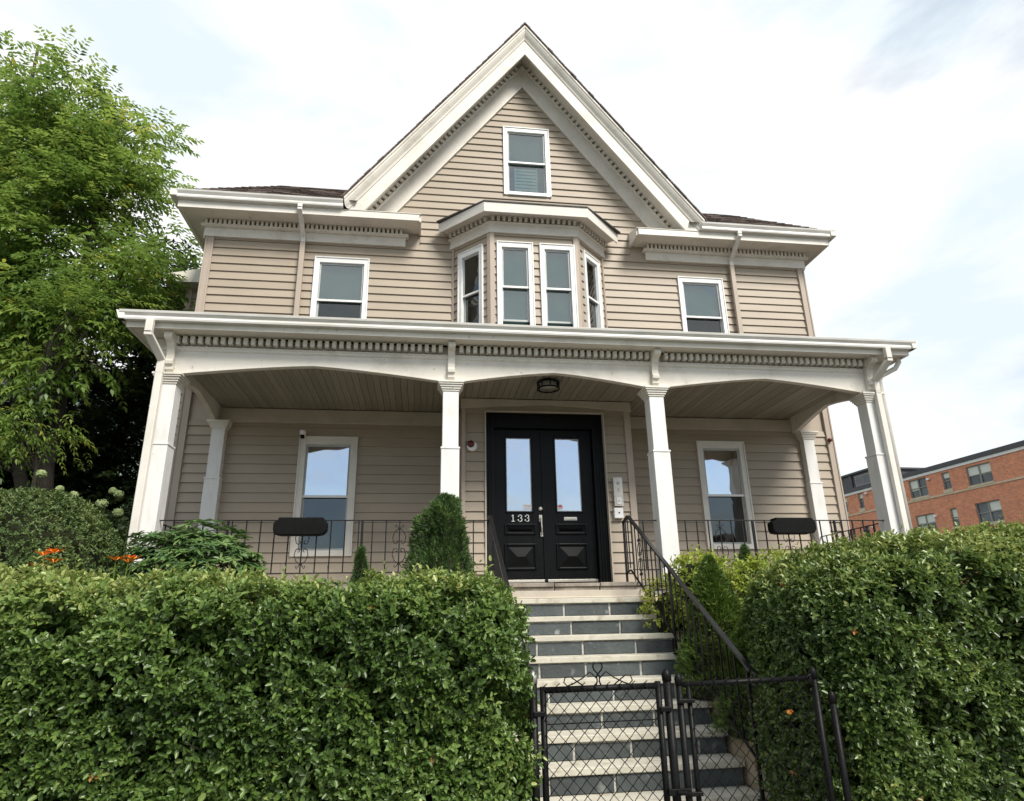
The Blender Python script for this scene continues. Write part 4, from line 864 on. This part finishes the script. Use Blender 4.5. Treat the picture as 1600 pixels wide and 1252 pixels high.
def rounded_box(n, lo, hi, rad, faces):
    """random points and normals on a rounded box; faces like '-y +z +x' weighted by area"""
    lo, hi = np.array(lo, float), np.array(hi, float); ext = hi-lo; area = []
    for f in faces: ax = 'xyz'.index(f[1]); o = [i for i in range(3) if i != ax]; area.append(ext[o[0]]*ext[o[1]])
    pick = RNG.choice(len(faces), n, p=np.array(area)/sum(area)); P = lo+RNG.random((n, 3))*ext
    for i, f in enumerate(faces): P[pick == i, 'xyz'.index(f[1])] = lo['xyz'.index(f[1])] if f[0] == '-' else hi['xyz'.index(f[1])]
    q = np.clip(P, lo+rad, hi-rad); d = P-q; nn = unit(d); return q+nn*rad, nn
def hedge(name, lo, hi, rad, faces, n, lsize, m, label, seed, top=None, core_in=.19, lump=.095, stems=()):
    t = empty(name, ((lo[0]+hi[0])/2, (lo[1]+hi[1])/2, lo[2]), label, 'hedge')
    P, Nn = rounded_box(n, lo, hi, rad, faces)
    P = P+Nn*(wob(P, 2.6, seed)*lump+wob(P, 8, seed+1)*lump*.45)[:, None]
    hole = wob(P, 5.5, seed+2)+.55*wob(P, 13, seed+5)
    depth = np.where(hole < -.24, RNG.uniform(.12, .25, n), RNG.exponential(.026, n)); keep = (hole > -.24) | (RNG.random(n) < .26); P = P-Nn*depth[:, None]
    P, Nn = P[keep], Nn[keep]
    if top: P[:, 2] += (P[:, 2]-lo[2])/(hi[2]-lo[2])*top(P[:, 0])
    t0 = np.clip(.31+.24*wob(P, 1.7, seed+3)+.48*np.clip(Nn[:, 2], 0, 1)+RNG.normal(0, .13, len(P)), 0, .94); t0[RNG.random(len(P)) < .0013] = 1.6  # upward-facing leaves tinted lighter: new growth, plus the sunlit top put into colour
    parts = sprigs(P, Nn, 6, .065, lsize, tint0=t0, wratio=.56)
    # second, deeper layer so that gaps open onto more leaves
    P2, N2 = rounded_box(n//2, np.array(lo)+.09, np.array(hi)-.09, rad, faces)
    if top: P2[:, 2] += (P2[:, 2]-lo[2])/(hi[2]-lo[2])*top(P2[:, 0])
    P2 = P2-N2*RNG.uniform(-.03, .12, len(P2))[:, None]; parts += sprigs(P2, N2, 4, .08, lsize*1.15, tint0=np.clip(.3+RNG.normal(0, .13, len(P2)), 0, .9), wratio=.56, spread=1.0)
    foliage('foliage', parts, m, t)
    # stray shoots above the clipped face
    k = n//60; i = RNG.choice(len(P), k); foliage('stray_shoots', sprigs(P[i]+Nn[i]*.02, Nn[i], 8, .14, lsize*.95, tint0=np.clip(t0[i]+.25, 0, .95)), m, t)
    # solid core coloured dark as the shaded inside, with branches around it
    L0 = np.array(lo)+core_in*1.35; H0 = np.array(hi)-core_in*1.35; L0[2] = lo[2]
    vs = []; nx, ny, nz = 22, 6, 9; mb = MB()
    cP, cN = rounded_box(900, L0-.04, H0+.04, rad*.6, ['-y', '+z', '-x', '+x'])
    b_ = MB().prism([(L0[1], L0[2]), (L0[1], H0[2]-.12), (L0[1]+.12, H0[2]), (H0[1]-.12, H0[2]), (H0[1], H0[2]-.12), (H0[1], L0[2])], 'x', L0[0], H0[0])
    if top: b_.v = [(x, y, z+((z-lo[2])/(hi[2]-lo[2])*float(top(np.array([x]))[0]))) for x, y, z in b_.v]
    b_.build('dark_core', 'core_shade', t)
    tw = MB()
    for i in range(380):
        p = Vector(cP[i]); nn = Vector(cN[i]); a = p-nn*.05; bq = p+nn*random.uniform(.1, .27)+Vector((random.uniform(-.12, .12), random.uniform(-.05, .05), random.uniform(0, .14)))
        if top: dz = (p.z-lo[2])/(hi[2]-lo[2])*float(top(np.array([p.x]))[0]); a.z += dz; bq.z += dz
        tw.tube([a, (a+bq)/2+Vector((0, 0, -.01)), bq], [.006, .004, .002], 4, False)
    tag(tw.build('branches', 'bark', t), kind='stuff')
    st_ = MB()
    for sx, sy in stems: st_.tube([(sx, sy, lo[2]-.1), (sx+.05, sy, lo[2]+.5), (sx, sy+.03, hi[2]-.3)], [.03, .022, .012], 6)
    if stems: tag(st_.build('stems', 'bark', t), kind='stuff')
    return t
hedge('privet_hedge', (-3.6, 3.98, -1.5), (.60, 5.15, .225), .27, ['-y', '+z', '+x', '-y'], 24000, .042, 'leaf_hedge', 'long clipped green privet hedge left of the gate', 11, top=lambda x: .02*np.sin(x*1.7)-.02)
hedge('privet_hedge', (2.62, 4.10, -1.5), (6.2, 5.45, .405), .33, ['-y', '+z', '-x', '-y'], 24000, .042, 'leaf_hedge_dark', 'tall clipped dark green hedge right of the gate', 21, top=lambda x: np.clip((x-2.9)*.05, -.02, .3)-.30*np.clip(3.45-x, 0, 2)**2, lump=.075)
def ellipsoid_pts(n, c, r, zmin=-9):
    d = rnd_dir(n); P = d*np.array(r)+np.array(c); k = P[:, 2] > zmin; return P[k], unit(d/np.array(r))[k]
def bush(name, c, r, n, lsize, m, label, cat, seed, zmin, k=6, wr=.5, ln=.06, spread=.6, upb=.3, lump=.06, fine=True, t=None):
    t = t or empty(name, (c[0], c[1], zmin), label, cat); P, Nn = ellipsoid_pts(n, c, r, zmin); P = P+Nn*(wob(P, 4, seed)*lump-RNG.exponential(.03, len(P)))[:, None]
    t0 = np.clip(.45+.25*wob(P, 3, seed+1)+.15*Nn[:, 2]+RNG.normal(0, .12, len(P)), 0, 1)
    foliage('foliage', sprigs(P, Nn, k, ln, lsize, spread, upb, t0, wr, fine), m, t)
    cm_ = MB().lathe([(.15, zmin-.05-c[2]), (.55, zmin-c[2]+.15*r[2]), (.78, -.1*r[2]), (.68, .45*r[2]), (.3, .74*r[2]), (.01, .78*r[2])], (0, 0, 0), 14); cm_.v = [(c[0]+x*r[0], c[1]+y*r[1], c[2]+z) for x, y, z in cm_.v]; cm_.build('dark_core', 'core_shade', t)  # solid dark lathe stands in for the bush's shaded inside
    return t
bush('clipped_bush', (-3.85, 7.0, .28), (.98, .85, .97), 9500, .034, 'leaf_box', 'rounded clipped dull green bush at far left', 'bush', 31, -.5, ln=.035, lump=.03, spread=.45)
bush('euonymus_shrub', (2.98, 6.95, .18), (.34, .28, .42), 620, .05, 'leaf_lime', 'bright yellow-green shrub at the foot of the right inner column', 'shrub', 41, -.4, lump=.09, ln=.1)
bush('euonymus_shrub', (3.55, 6.35, .12), (.5, .35, .40), 800, .05, 'leaf_lime', 'bright yellow-green shrub between the spruces and the right hedge', 'shrub', 43, -.55, lump=.09, ln=.1)
bush('euonymus_shrub', (2.74, 7.25, -.05), (.22, .22, .34), 300, .045, 'leaf_lime', 'small yellow-green shrub with red tips behind the right handrail', 'shrub', 45, -.4, lump=.08, ln=.09)
# rhododendron: whorls of long leaves
def whorls(C, A, k, ln, wd, base):
    n = len(C); A = unit(A); a = unit(np.cross(A, rnd_dir(n))); b = np.cross(A, a); out = []
    for j in range(k):
        th_ = 2*np.pi*j/k+RNG.uniform(-.25, .25, n); side = a*np.cos(th_)[:, None]+b*np.sin(th_)[:, None]; D = unit(side+A*RNG.uniform(-.05, .5, n)[:, None])
        s = ln*RNG.uniform(.7, 1.2, n); out.append(leaves(C, D, A, s, s*wd, np.clip(base+RNG.normal(0, .15, n), 0, 1), .12, True, .18))
    return out
rh = empty('rhododendron', (-2.12, 6.6, -.6), 'loose rhododendron with long glossy leaves before the left porch column', 'shrub')
P, Nn = ellipsoid_pts(1050, (-2.12, 6.6, .28), (.66, .5, .60), -.4); P = P+Nn*(wob(P, 5, 3)*.1-RNG.exponential(.08, len(P)))[:, None]
foliage('foliage', whorls(P, Nn*.6+np.array([0, 0, .8])+rnd_dir(len(P))*.3, 9, .088, .28, RNG.uniform(.2, .8, len(P))), 'leaf_rhodo', rh)
mb = MB()
for i in range(40): p = Vector(P[i]); mb.tube([(-2.12+random.uniform(-.15, .15), 6.6, -.6), (p*.6+Vector((-2.12, 6.6, .1))*.4)+Vector((0, 0, -.1)), p], [.014, .01, .005], 5, False)
tag(mb.build('stems', 'bark', rh), kind='stuff')
# dwarf conical spruces
def cone_tree(name, c, zt, zb_, rb, n, m, label, seed, nl=.05, lump=.05, power=.8):
    t = empty(name, (c[0], c[1], zb_), label, 'conifer', 'conical evergreens')
    u = RNG.random(n)**.75; th_ = RNG.uniform(0, 2*np.pi, n); rad = rb*np.clip(1-u, 0, 1)**power; rad = rad*(1+0*u)
    P = np.stack([c[0]+rad*np.cos(th_), c[1]+rad*np.sin(th_), zb_+(zt-zb_)*u], 1); Nn = unit(np.stack([np.cos(th_), np.sin(th_), np.full(n, .45)], 1))
    lum = wob(P, 9, seed)*lump+wob(P, 20, seed+1)*lump*.6; P = P+Nn*(lum*np.minimum(1, rad/.12)-RNG.exponential(.02, n))[:, None]
    t0 = np.clip(.45+lum/lump*.22+RNG.normal(0, .14, n), 0, 1)
    parts = []
    for j in range(5):
        D = unit(Nn+rnd_dir(n)*.75+np.array([0, 0, .35])); s = nl*RNG.uniform(.6, 1.3, n); parts.append(leaves(P+rnd_dir(n)*.012, D, rnd_dir(n), s, s*.2, np.clip(t0+RNG.normal(0, .1, n), 0, 1), .0, False))
    foliage('foliage', parts, m, t)
    MB().lathe([(rb*.8, zb_)]+[(rb*.8*(1-u_)**power, zb_+(zt-zb_)*u_) for u_ in (.2, .4, .6, .8, .93)], (c[0], c[1], 0), 12).build('dark_core', 'core_shade', t)  # solid dark cone stands in for shade behind the needles
    MB().tube([(c[0], c[1], zb_-.15), (c[0], c[1], zb_+.1)], .04, 8).build('trunk', 'bark', t)
cone_tree('dwarf_spruce', (.22, 6.8), 1.19, -.55, .46, 7500, 'needle_dark', 'large dense dark green conical spruce left of the front door', 51, .045, .08, .5)
cone_tree('dwarf_spruce', (2.85, 6.35), .50, -.75, .40, 5200, 'needle_lime', 'taller light green conical spruce just right of the stair handrail', 53, .055, .07)
cone_tree('dwarf_spruce', (2.93, 5.72), .06, -1.0, .42, 5200, 'needle_lime', 'lower light green spruce pressed between handrail and right hedge', 55, .055, .08)
cone_tree('dwarf_spruce', (-.635, 7.25), .72, .05, .12, 1500, 'needle_dark', 'tiny dark green cone-shaped evergreen before the left railing', 57, .035, .02, .6)
cone_tree('dwarf_spruce', (3.70, 7.25), .71, -.05, .19, 2000, 'needle_dark', 'small dark green cone-shaped evergreen before the right railing', 59, .035, .025)
# day lilies and hydrangea
def lily(c, label, nf, seed):
    t = empty('day_lily', c, label, 'flower', 'orange day lilies'); n = 46; th_ = RNG.uniform(0, 6.28, n); D = unit(np.stack([np.cos(th_), np.sin(th_), RNG.uniform(1.0, 2.6, n)], 1)); P = np.array(c)+np.stack([.06*np.cos(th_), .06*np.sin(th_), np.zeros(n)], 1)
    foliage('leaf_blades', [leaves(P, D, np.cross(D, rnd_dir(n)), RNG.uniform(.75, .98, n), np.full(n, .03), RNG.uniform(.3, 1, n), .2, True, .22)], 'leaf_lime', t)
    for i in range(nf):
        h = Vector((c[0]+random.uniform(-.12, .12), c[1]+random.uniform(-.1, .05), c[2]+random.uniform(.96, 1.08))); st_ = MB().tube([c, (Vector(c)+h)/2+Vector((.02, 0, .05)), h], [.006, .005, .004], 5); st_.build('stem', 'leaf_lime', t)
        f = MB()
        for k in range(6):
            a = 2*math.pi*k/6+random.random()*.3; e = Vector((math.cos(a), math.sin(a), .75)).normalized(); s = Vector((-math.sin(a), math.cos(a), 0)); m_ = h+e*.045; tip = h+e*.07+Vector((math.cos(a), math.sin(a), -.2))*.025
            f.add([h, m_+s*.017, tip, m_-s*.017], [(0, 1, 2, 3)])
        f.build('flower', 'orange_petal', t)
lily((-2.88, 5.75, -.54), 'orange day lily rising just above the far left of the hedge', 4, 1); lily((-2.47, 5.85, -.54), 'orange day lily just left of the rhododendron', 3, 2)
hy = bush('hydrangea', (-4.55, 9.2, .55), (.9, .6, .85), 900, .1, 'leaf_shade', 'hydrangea with pale green flower heads behind the clipped bush', 'shrub', 71, -.3, 5, .6, .1)
for x, y, z, r_ in ((-4.83, 8.9, 1.82, .10), (-4.5, 8.75, 1.6, .07), (-4.3, 8.7, 1.52, .08), (-3.98, 8.75, 1.42, .11), (-3.82, 8.8, 1.55, .09), (-3.75, 8.7, 1.30, .10), (-3.92, 8.85, 1.60, .07), (-4.42, 8.6, 1.38, .07), (-4.2, 8.6, 1.33, .07)):
    r_ *= .62; n = 200; d = rnd_dir(n); t0 = RNG.uniform(.3, 1, n); o = foliage('flower_head', [leaves(np.array((x, y, z))+d*r_*np.array([1, 1, .8])*RNG.uniform(.8, 1, n)[:, None], unit(np.cross(d, rnd_dir(n))), d, np.full(n, .035), np.full(n, .03), t0, .05, False, 0)], 'bloom', hy)
# ivy and a fallen leaf
iv = empty('ivy_vine', (.60, 3.93, -1.3), 'bright green ivy sprig low at the right end of the left hedge', 'vine')
def ivy_leaf(p, s, d):
    p = Vector(p); d = Vector(d).normalized(); sx = d.cross(Vector((0, -1, .3))).normalized(); out = [(0, 0), (.35, .12), (.55, .05), (.5, .35), (.62, .55), (.3, .6), (0, 1), (-.3, .6), (-.62, .55), (-.5, .35), (-.55, .05), (-.35, .12)]
    mb = MB().add([p+sx*a*s+d*b*s+Vector((0, -.15*s*abs(a), 0)) for a, b in out], [(0, i, i+1) for i in range(1, 11)]); return mb
for p, s, d in (((.52, 3.86, -1.06), .085, (.1, -.2, -.6)), ((.585, 3.88, -1.10), .07, (.5, -.1, -.4)), ((.50, 3.87, -1.16), .06, (-.4, 0, -.5)), ((.56, 3.9, -.98), .05, (.3, 0, .3)), ((.45, 3.86, -1.08), .05, (-.6, 0, -.2))):
    o = ivy_leaf(p, s, d); me = o.mesh('ivy_leaf', root_loc(iv)); a = me.attributes.new('tint', 'FLOAT', 'FACE'); a.data.foreach_set('value', [random.uniform(.4, 1)]*len(me.polygons)); link('leaf', me, 'leaf_ivy', iv)
MB().tube([(.60, 4.0, -1.5), (.56, 3.93, -1.2), (.53, 3.9, -1.05), (.57, 3.93, -.96)], .004, 5).build('stem', 'bark', iv)
fl = MB().add([(2.345, 4.32, -.615), (2.375, 4.30, -.608), (2.395, 4.31, -.622), (2.372, 4.315, -.640), (2.352, 4.31, -.634)], [(0, 1, 2, 3, 4)]); tag(fl.build('dead_leaf', 'dead_leaf'), 'single orange dead leaf caught in the shrubs behind the right fence panel', 'leaf')

# ------------------------------------------------------------------ the tree at the left and its neighbours
def big_tree(base, stems, ells, ncl, nleaf, m, label, cat, lsize, seed, droop=.5, wr=.32, clus=.55, group=None, name='tree'):
    rs = random.Random(seed); t = empty(name, base, label, cat, group); tr = MB(); lim = MB(); C = []
    vol = [e[3]*e[4]*e[5] for e in ells]
    while len(C) < ncl:
        e = rs.choices(ells, vol)[0]; d = Vector((rs.gauss(0, 1), rs.gauss(0, 1), rs.gauss(0, 1))).normalized()*rs.random()**.42; C.append(Vector((e[0]+d.x*e[3], e[1]+d.y*e[4], e[2]+d.z*e[5])))
    paths = []
    for st_ in stems:
        pts = [Vector(p) for p in st_]; r0 = st_[0][3] if len(st_[0]) > 3 else .12; pts = [Vector(p[:3]) for p in st_]; n_ = len(pts)
        fine_ = [pts[i]+(pts[i+1]-pts[i])*(j/4)+(Vector((rs.uniform(-.05, .05), rs.uniform(-.05, .05), 0)) if j else Vector((0, 0, 0))) for i in range(n_-1) for j in range(4)]+[pts[-1]]; pts = fine_; n_ = len(pts)
        tr.tube(pts, [r0*(1-.85*i/(n_-1)) for i in range(n_)], 9); paths.append(pts)
    for c in C:
        best = min(((pp, i) for pp in paths for i in range(1, len(pp))), key=lambda q: (q[0][q[1]]-c).length+(3 if q[0][q[1]].z > c.z-.2 else 0)); a = best[0][best[1]]
        mid = (a+c)/2+Vector((rs.uniform(-.2, .2), rs.uniform(-.2, .2), rs.uniform(.0, .35))); dd = (c-a).length; lim.tube([a, mid, c, c+(c-mid).normalized()*.35], [.010+.007*dd, .007+.004*dd, .006, .002], 5, False)
    tr.build('trunk', 'bark', t, smooth=True); tag(lim.build('branches', 'bark', t), kind='stuff')
    Cn = np.array([tuple(c) for c in C]); per = nleaf//(ncl*8); k = ncl*per
    idx = np.repeat(np.arange(ncl), per); cc_ = np.array([e[:3] for e in ells]).mean(0); outd = unit(Cn-cc_)
    off = RNG.normal(size=(k, 3))*np.array([1, 1, .62])*clus*.55; P = Cn[idx]+off; rd = unit(outd[idx]*.5+off/clus+rnd_dir(k)*.5+np.array([0, 0, -.05]))
    t0 = np.clip(np.repeat(RNG.uniform(.1, .85, ncl), per)+RNG.normal(0, .13, k), 0, 1); t0 = np.minimum(t0, .95); t0[RNG.random(k) < .002] = 1; parts = []
    for j in range(8):                       # pinnate leaf: leaflets down a drooping rachis
        s_ = (j//2)/3.5; Q = P+rd*(s_*lsize*2.1)+np.array([0, 0, -1])*(droop*lsize*1.1*s_*s_); a = unit(np.cross(rd, np.array([0, 0, 1.])+rnd_dir(k)*.3))
        D = unit(a*(1 if j % 2 else -1)*.8+rd*.55+np.array([0, 0, -droop*.55])+rnd_dir(k)*.2) if j < 7 else unit(rd+np.array([0, 0, -droop]))
        s = lsize*RNG.uniform(.7, 1.15, k); parts.append(leaves(Q, D, np.array([0, 0, 1.])+rnd_dir(k)*.35, s, s*wr, t0, .15, False, .15))
    foliage('crown', parts, m, t); return t
big_tree((-6.25, 11.6, -.35), [[(-6.25, 11.6, -.45, .17), (-6.2, 11.6, 2), (-6.3, 11.6, 4.2), (-6.3, 11.6, 6.4), (-6.2, 11.5, 8.4), (-6.1, 11.5, 9.6)], [(-6.3, 11.6, 1.2, .11), (-6.9, 11.6, 3.5), (-7.4, 11.7, 6.0), (-7.6, 11.8, 8.5), (-7.7, 11.8, 10.3)]],
         [(-6.05, 11.5, 8.2, .85, .9, 2.0), (-5.65, 11.5, 9.6, .45, .5, .75), (-7.2, 11.5, 8.6, 1.2, 1.1, 2.4), (-6.2, 11.3, 5.7, 1.5, 1.2, 1.2), (-7.5, 11.4, 5.6, 1.3, 1.2, 1.6), (-4.95, 11.3, 6.4, .75, .7, 1.3), (-4.95, 11.2, 5.0, .6, .5, .9), (-6.5, 10.9, 4.1, 1.5, .6, .9), (-7.7, 10.9, 3.0, .9, .5, .9)], 165, 42000, 'leaf_tree', 'tall feathery light green tree beside the left wall of the house', 'tree', .135, 5, .6, .42, .44)
big_tree((-8.6, 12.6, -.35), [[(-8.6, 12.6, -.45, .18), (-8.5, 12.6, 3), (-8.6, 12.6, 6), (-8.7, 12.6, 9), (-8.75, 12.6, 12.2)], [(-8.5, 12.6, 4, .08), (-9.4, 12.6, 7), (-9.8, 12.6, 10)]],
         [(-8.7, 12.5, 10.4, 1.2, 1.2, 2.6), (-8.85, 12.5, 12.3, .5, .5, .9), (-7.7, 12.3, 11.2, .5, .5, .6), (-9.4, 12.5, 8.6, 1.6, 1.3, 2.2), (-8.5, 12.4, 6.4, 1.5, 1.3, 1.8)], 105, 21000, 'leaf_tree', 'taller light green tree cut by the left edge of the picture', 'tree', .145, 6, .6, .42, .46)
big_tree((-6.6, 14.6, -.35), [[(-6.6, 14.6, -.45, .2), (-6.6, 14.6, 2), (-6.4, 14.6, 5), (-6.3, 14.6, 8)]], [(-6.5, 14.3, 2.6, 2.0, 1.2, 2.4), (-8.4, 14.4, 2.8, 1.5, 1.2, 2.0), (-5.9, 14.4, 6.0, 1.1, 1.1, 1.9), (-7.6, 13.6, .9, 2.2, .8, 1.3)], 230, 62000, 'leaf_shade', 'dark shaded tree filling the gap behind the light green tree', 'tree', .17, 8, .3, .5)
# low limb with lit leaves hanging in front of the dark
big_tree((-5.9, 10.9, -.35), [[(-5.9, 10.9, -.45, .06), (-5.9, 10.9, 1.2), (-6.0, 10.8, 2.6), (-6.1, 10.7, 3.4)]], [(-6.2, 10.5, 2.7, .7, .45, .32), (-5.6, 10.4, 4.9, .8, .4, .35)], 16, 4200, 'leaf_tree', 'slender light green sapling in front of the dark tree', 'tree', .10, 9, .5)
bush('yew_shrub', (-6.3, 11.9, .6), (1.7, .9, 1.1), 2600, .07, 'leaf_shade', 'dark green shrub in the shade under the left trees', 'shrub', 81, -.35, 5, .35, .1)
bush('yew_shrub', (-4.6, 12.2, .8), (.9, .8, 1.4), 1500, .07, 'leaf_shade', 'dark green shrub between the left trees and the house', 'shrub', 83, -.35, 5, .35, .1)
# neighbouring pale green house behind the trees
nb = empty('neighbour_house', (-13, 17, -.35), 'pale green clapboard house glimpsed behind the trees at far left', 'house')
NBX = -9.4
MB().box(-17, NBX-.03, 13.2, 24, -.4, 6.6).build('wall', 'green_siding', nb)
NP = Plane(NBX, 24, 0, -1)
# outward normal of this plane faces +x
class _P(Plane): pass
NP = Plane(NBX-.03, 13.2, 0, 1)
siding(NP, -.3, 6.6, lambda z: (0, 10.8), [(3.0, 4.1, 1.2, 2.9)], nb.children[0], 0, 'clapboard', 'green_siding', .03)
NF = Plane(-17, 13.2, 1, 0); siding(NF, -.3, 6.6, lambda z: (0, 7.6), [], nb.children[0], 0, 'clapboard', 'green_siding', .03)
MB().prism([(-17.4, 6.6), (-9.0, 6.6), (-13.2, 10.2)], 'y', 12.9, 24.3).build('roof', 'shingle', nb)
w_ = MB(); NP.box(w_, 3.0, 4.1, 1.2, 2.9, .0, .05); w_.build('window', 'vinyl', nb, .004); w_ = MB(); NP.box(w_, 3.1, 4.0, 1.3, 2.8, .051, .06); w_.build('pane', 'far_pane', nb.children[-1])
# ------------------------------------------------------------------ brick apartment block at the right
bb = empty('brick_building', (37, 45, GZ), 'long red brick apartment block with flat roof behind the right hedge', 'building')
d_ = Vector((-.042, .999)).normalized(); BP = Plane(37.402, 35.0, -d_.x, -d_.y)     # s runs towards the viewer
BP = Plane(37.402+d_.x*26, 35.0+d_.y*26, -d_.x, -d_.y)      # start at the far end; s = 26 - t
S = lambda tt: 26-tt
bwins = [(2.72, 4.66, 7.80, 9.12, 2), (6.09, 6.77, 7.93, 9.16, 1), (8.25, 9.95, 7.84, 9.2, 2), (11.7, 13.52, 7.9, 9.22, 2), (15.15, 15.72, 7.98, 9.25, 1), (17.2, 19.0, 7.95, 9.3, 2), (-1.8, 0.1, 7.8, 9.1, 2),
         (2.68, 4.60, 5.22, 6.60, 2), (6.14, 6.72, 5.30, 6.58, 1), (8.18, 9.98, 5.22, 6.53, 2), (11.7, 13.5, 5.2, 6.5, 2), (15.1, 15.7, 5.25, 6.5, 1), (17.2, 19.0, 5.2, 6.5, 2), (-1.8, .1, 5.2, 6.6, 2)]
mb = MB(); zs = sorted({GZ-.1, 9.30}|{z for w in bwins for z in w[2:4]}); 
for za, zb_ in zip(zs, zs[1:]):
    x = 0; 
    for c0, c1 in sorted((S(w[1]), S(w[0])) for w in bwins if w[2] < (za+zb_)/2 < w[3]): BP.box(mb, x, c0, za, zb_, -.3, 0); x = c1
    BP.box(mb, x, 38, za, zb_, -.3, 0)
BP.box(mb, 0, 38, GZ-.1, 9.3, -9, -.9)
mb.build('wall', 'brick', bb)
mb = MB(); BP.box(mb, -.1, 38.1, 9.30, 9.50, -.3, .06); mb.build('white_band', 'vinyl', bb); mb = MB(); BP.box(mb, -.15, 38.15, 9.505, 9.82, -9, .14); mb.build('coping', 'dark_metal', bb)
mb = MB(); BP.box(mb, 0, 38, 7.56, 7.68, -.05, .05); mb.build('string_course', 'cast_stone', bb)
for i, (ta, tb, za, zb_, n) in enumerate(bwins):
    a, b = S(tb), S(ta); f = MB(); t_ = .06
    for q in ((a, a+t_, za, zb_), (b-t_, b, za, zb_), (a+t_, b-t_, za, za+t_), (a+t_, b-t_, zb_-t_, zb_)): BP.box(f, *q, -.16, -.06)
    if n == 2: BP.box(f, (a+b)/2-.05, (a+b)/2+.05, za+t_, zb_-t_, -.16, -.07)
    BP.box(f, a+t_, b-t_, (za+zb_)/2-.03, (za+zb_)/2+.03, -.155, -.08); w = f.build('window', 'far_frame', bb)
    halves = [(a+t_, (a+b)/2-.05), ((a+b)/2+.05, b-t_)] if n == 2 else [(a+t_, b-t_)]
    for j, (p, q_) in enumerate(halves):
        f = MB(); BP.box(f, p, q_, za+t_, zb_-t_, -.15, -.14); f.build('pane', 'far_pane', w)
        k = [.45, .5, .28, .42, .55, .3][(i*2+j) % 6]
        if (i+j) % 4 != 3: f = MB(); BP.box(f, p, q_, zb_-t_-(zb_-za)*k, zb_-t_, -.139, -.13); f.build('blind', 'far_shade', w)
    f = MB(); deep = zb_ > 7.6; BP.box(f, a-.08, b+.08, (7.682 if deep else za-.16), za, -.2, .07); f.build('sill', 'cast_stone', w)
for ta, z in ((7.95, 8.95), (8.0, 6.25), (14.6, 9.1), (14.5, 6.3)):
    f = MB(); BP.box(f, S(ta)-.12, S(ta)+.12, z-.07, z+.08, .0, .16); f.build('wall_light', 'white_plastic', bb, .04)
f = MB(); BP.box(f, S(9.75), S(9.1), 5.26, 5.66, -.12, .25); f.build('air_conditioner', 'white_plastic', bb, .02); f = MB(); BP.box(f, S(9.68), S(9.2), 5.32, 5.6, .251, .26); f.build('grille', 'sash_grey', bb.children[-1])
ph = MB(); BP.box(ph, S(26), S(14.6), 9.825, 11.2, -6, -1.0); ph.build('penthouse', 'dark_metal', bb); p_ = bb.children[-1]
ph = MB(); BP.box(ph, S(26.2), S(14.4), 11.2, 11.36, -6.2, -.8); ph.build('parapet', 'dark_metal', p_)
ph = MB(); BP.box(ph, S(17.6), S(17.3), 9.83, 11.2, -1.0, -.9); ph.build('corner_post', 'dark_metal', p_); ph = MB(); BP.box(ph, S(16.9), S(15.0), 10.1, 11.0, -.99, -.93); ph.build('window', 'far_frame', p_); ph = MB(); BP.box(ph, S(16.8), S(16.0), 10.2, 10.9, -.929, -.92); BP.box(ph, S(15.9), S(15.1), 10.2, 10.9, -.929, -.92); ph.build('pane', 'far_pane', p_)

# ------------------------------------------------------------------ across the street: what the panes mirror
for i, (x, y, w_, d2, h_, rh_, m_, lb) in enumerate(((-13, -30, 9, 9, 4.4, 2.6, 'green_siding', 'green house across the street with its gable to the road'), (6, -31, 10, 9, 4.2, 2.2, 'siding_post', 'tan house across the street opposite the gate'), (24, -30, 9, 9, 4.6, 2.8, 'brick', 'brick house across the street to the right'))):
    t = empty('street_house', (x, y, GZ), lb, 'house', 'houses across the street'); MB().box(x-w_/2, x+w_/2, y-d2, y, GZ-.1, GZ+h_).build('wall', m_, t)
    MB().prism([(x-w_/2-.4, GZ+h_), (x+w_/2+.4, GZ+h_), (x, GZ+h_+rh_)], 'y', y-d2-.4, y+.4).build('roof', 'shingle', t)
    for k in (-1, 1):
        f = MB().box(x+k*w_*.27-.6, x+k*w_*.27+.6, y, y+.06, GZ+1.1, GZ+2.7).build('window', 'vinyl', t); MB().box(x+k*w_*.27-.5, x+k*w_*.27+.5, y+.061, y+.07, GZ+1.2, GZ+2.6).build('pane', 'far_pane', f)
    MB().box(x-.5, x+.5, y, y+.06, GZ, GZ+2.1).build('door', 'dark_metal', t)
bush('street_tree', (-4.2, -24, 1.6), (2.3, 2.0, 1.8), 1500, .35, 'leaf_shade', 'round tree across the street', 'tree', 91, -.3, 5, .5, .4, fine=False)
MB().tube([(-4.2, -24, GZ-.2), (-4.2, -24, 1)], [.2, .12], 8).build('trunk', 'bark', bpy.data.objects['street_tree'])
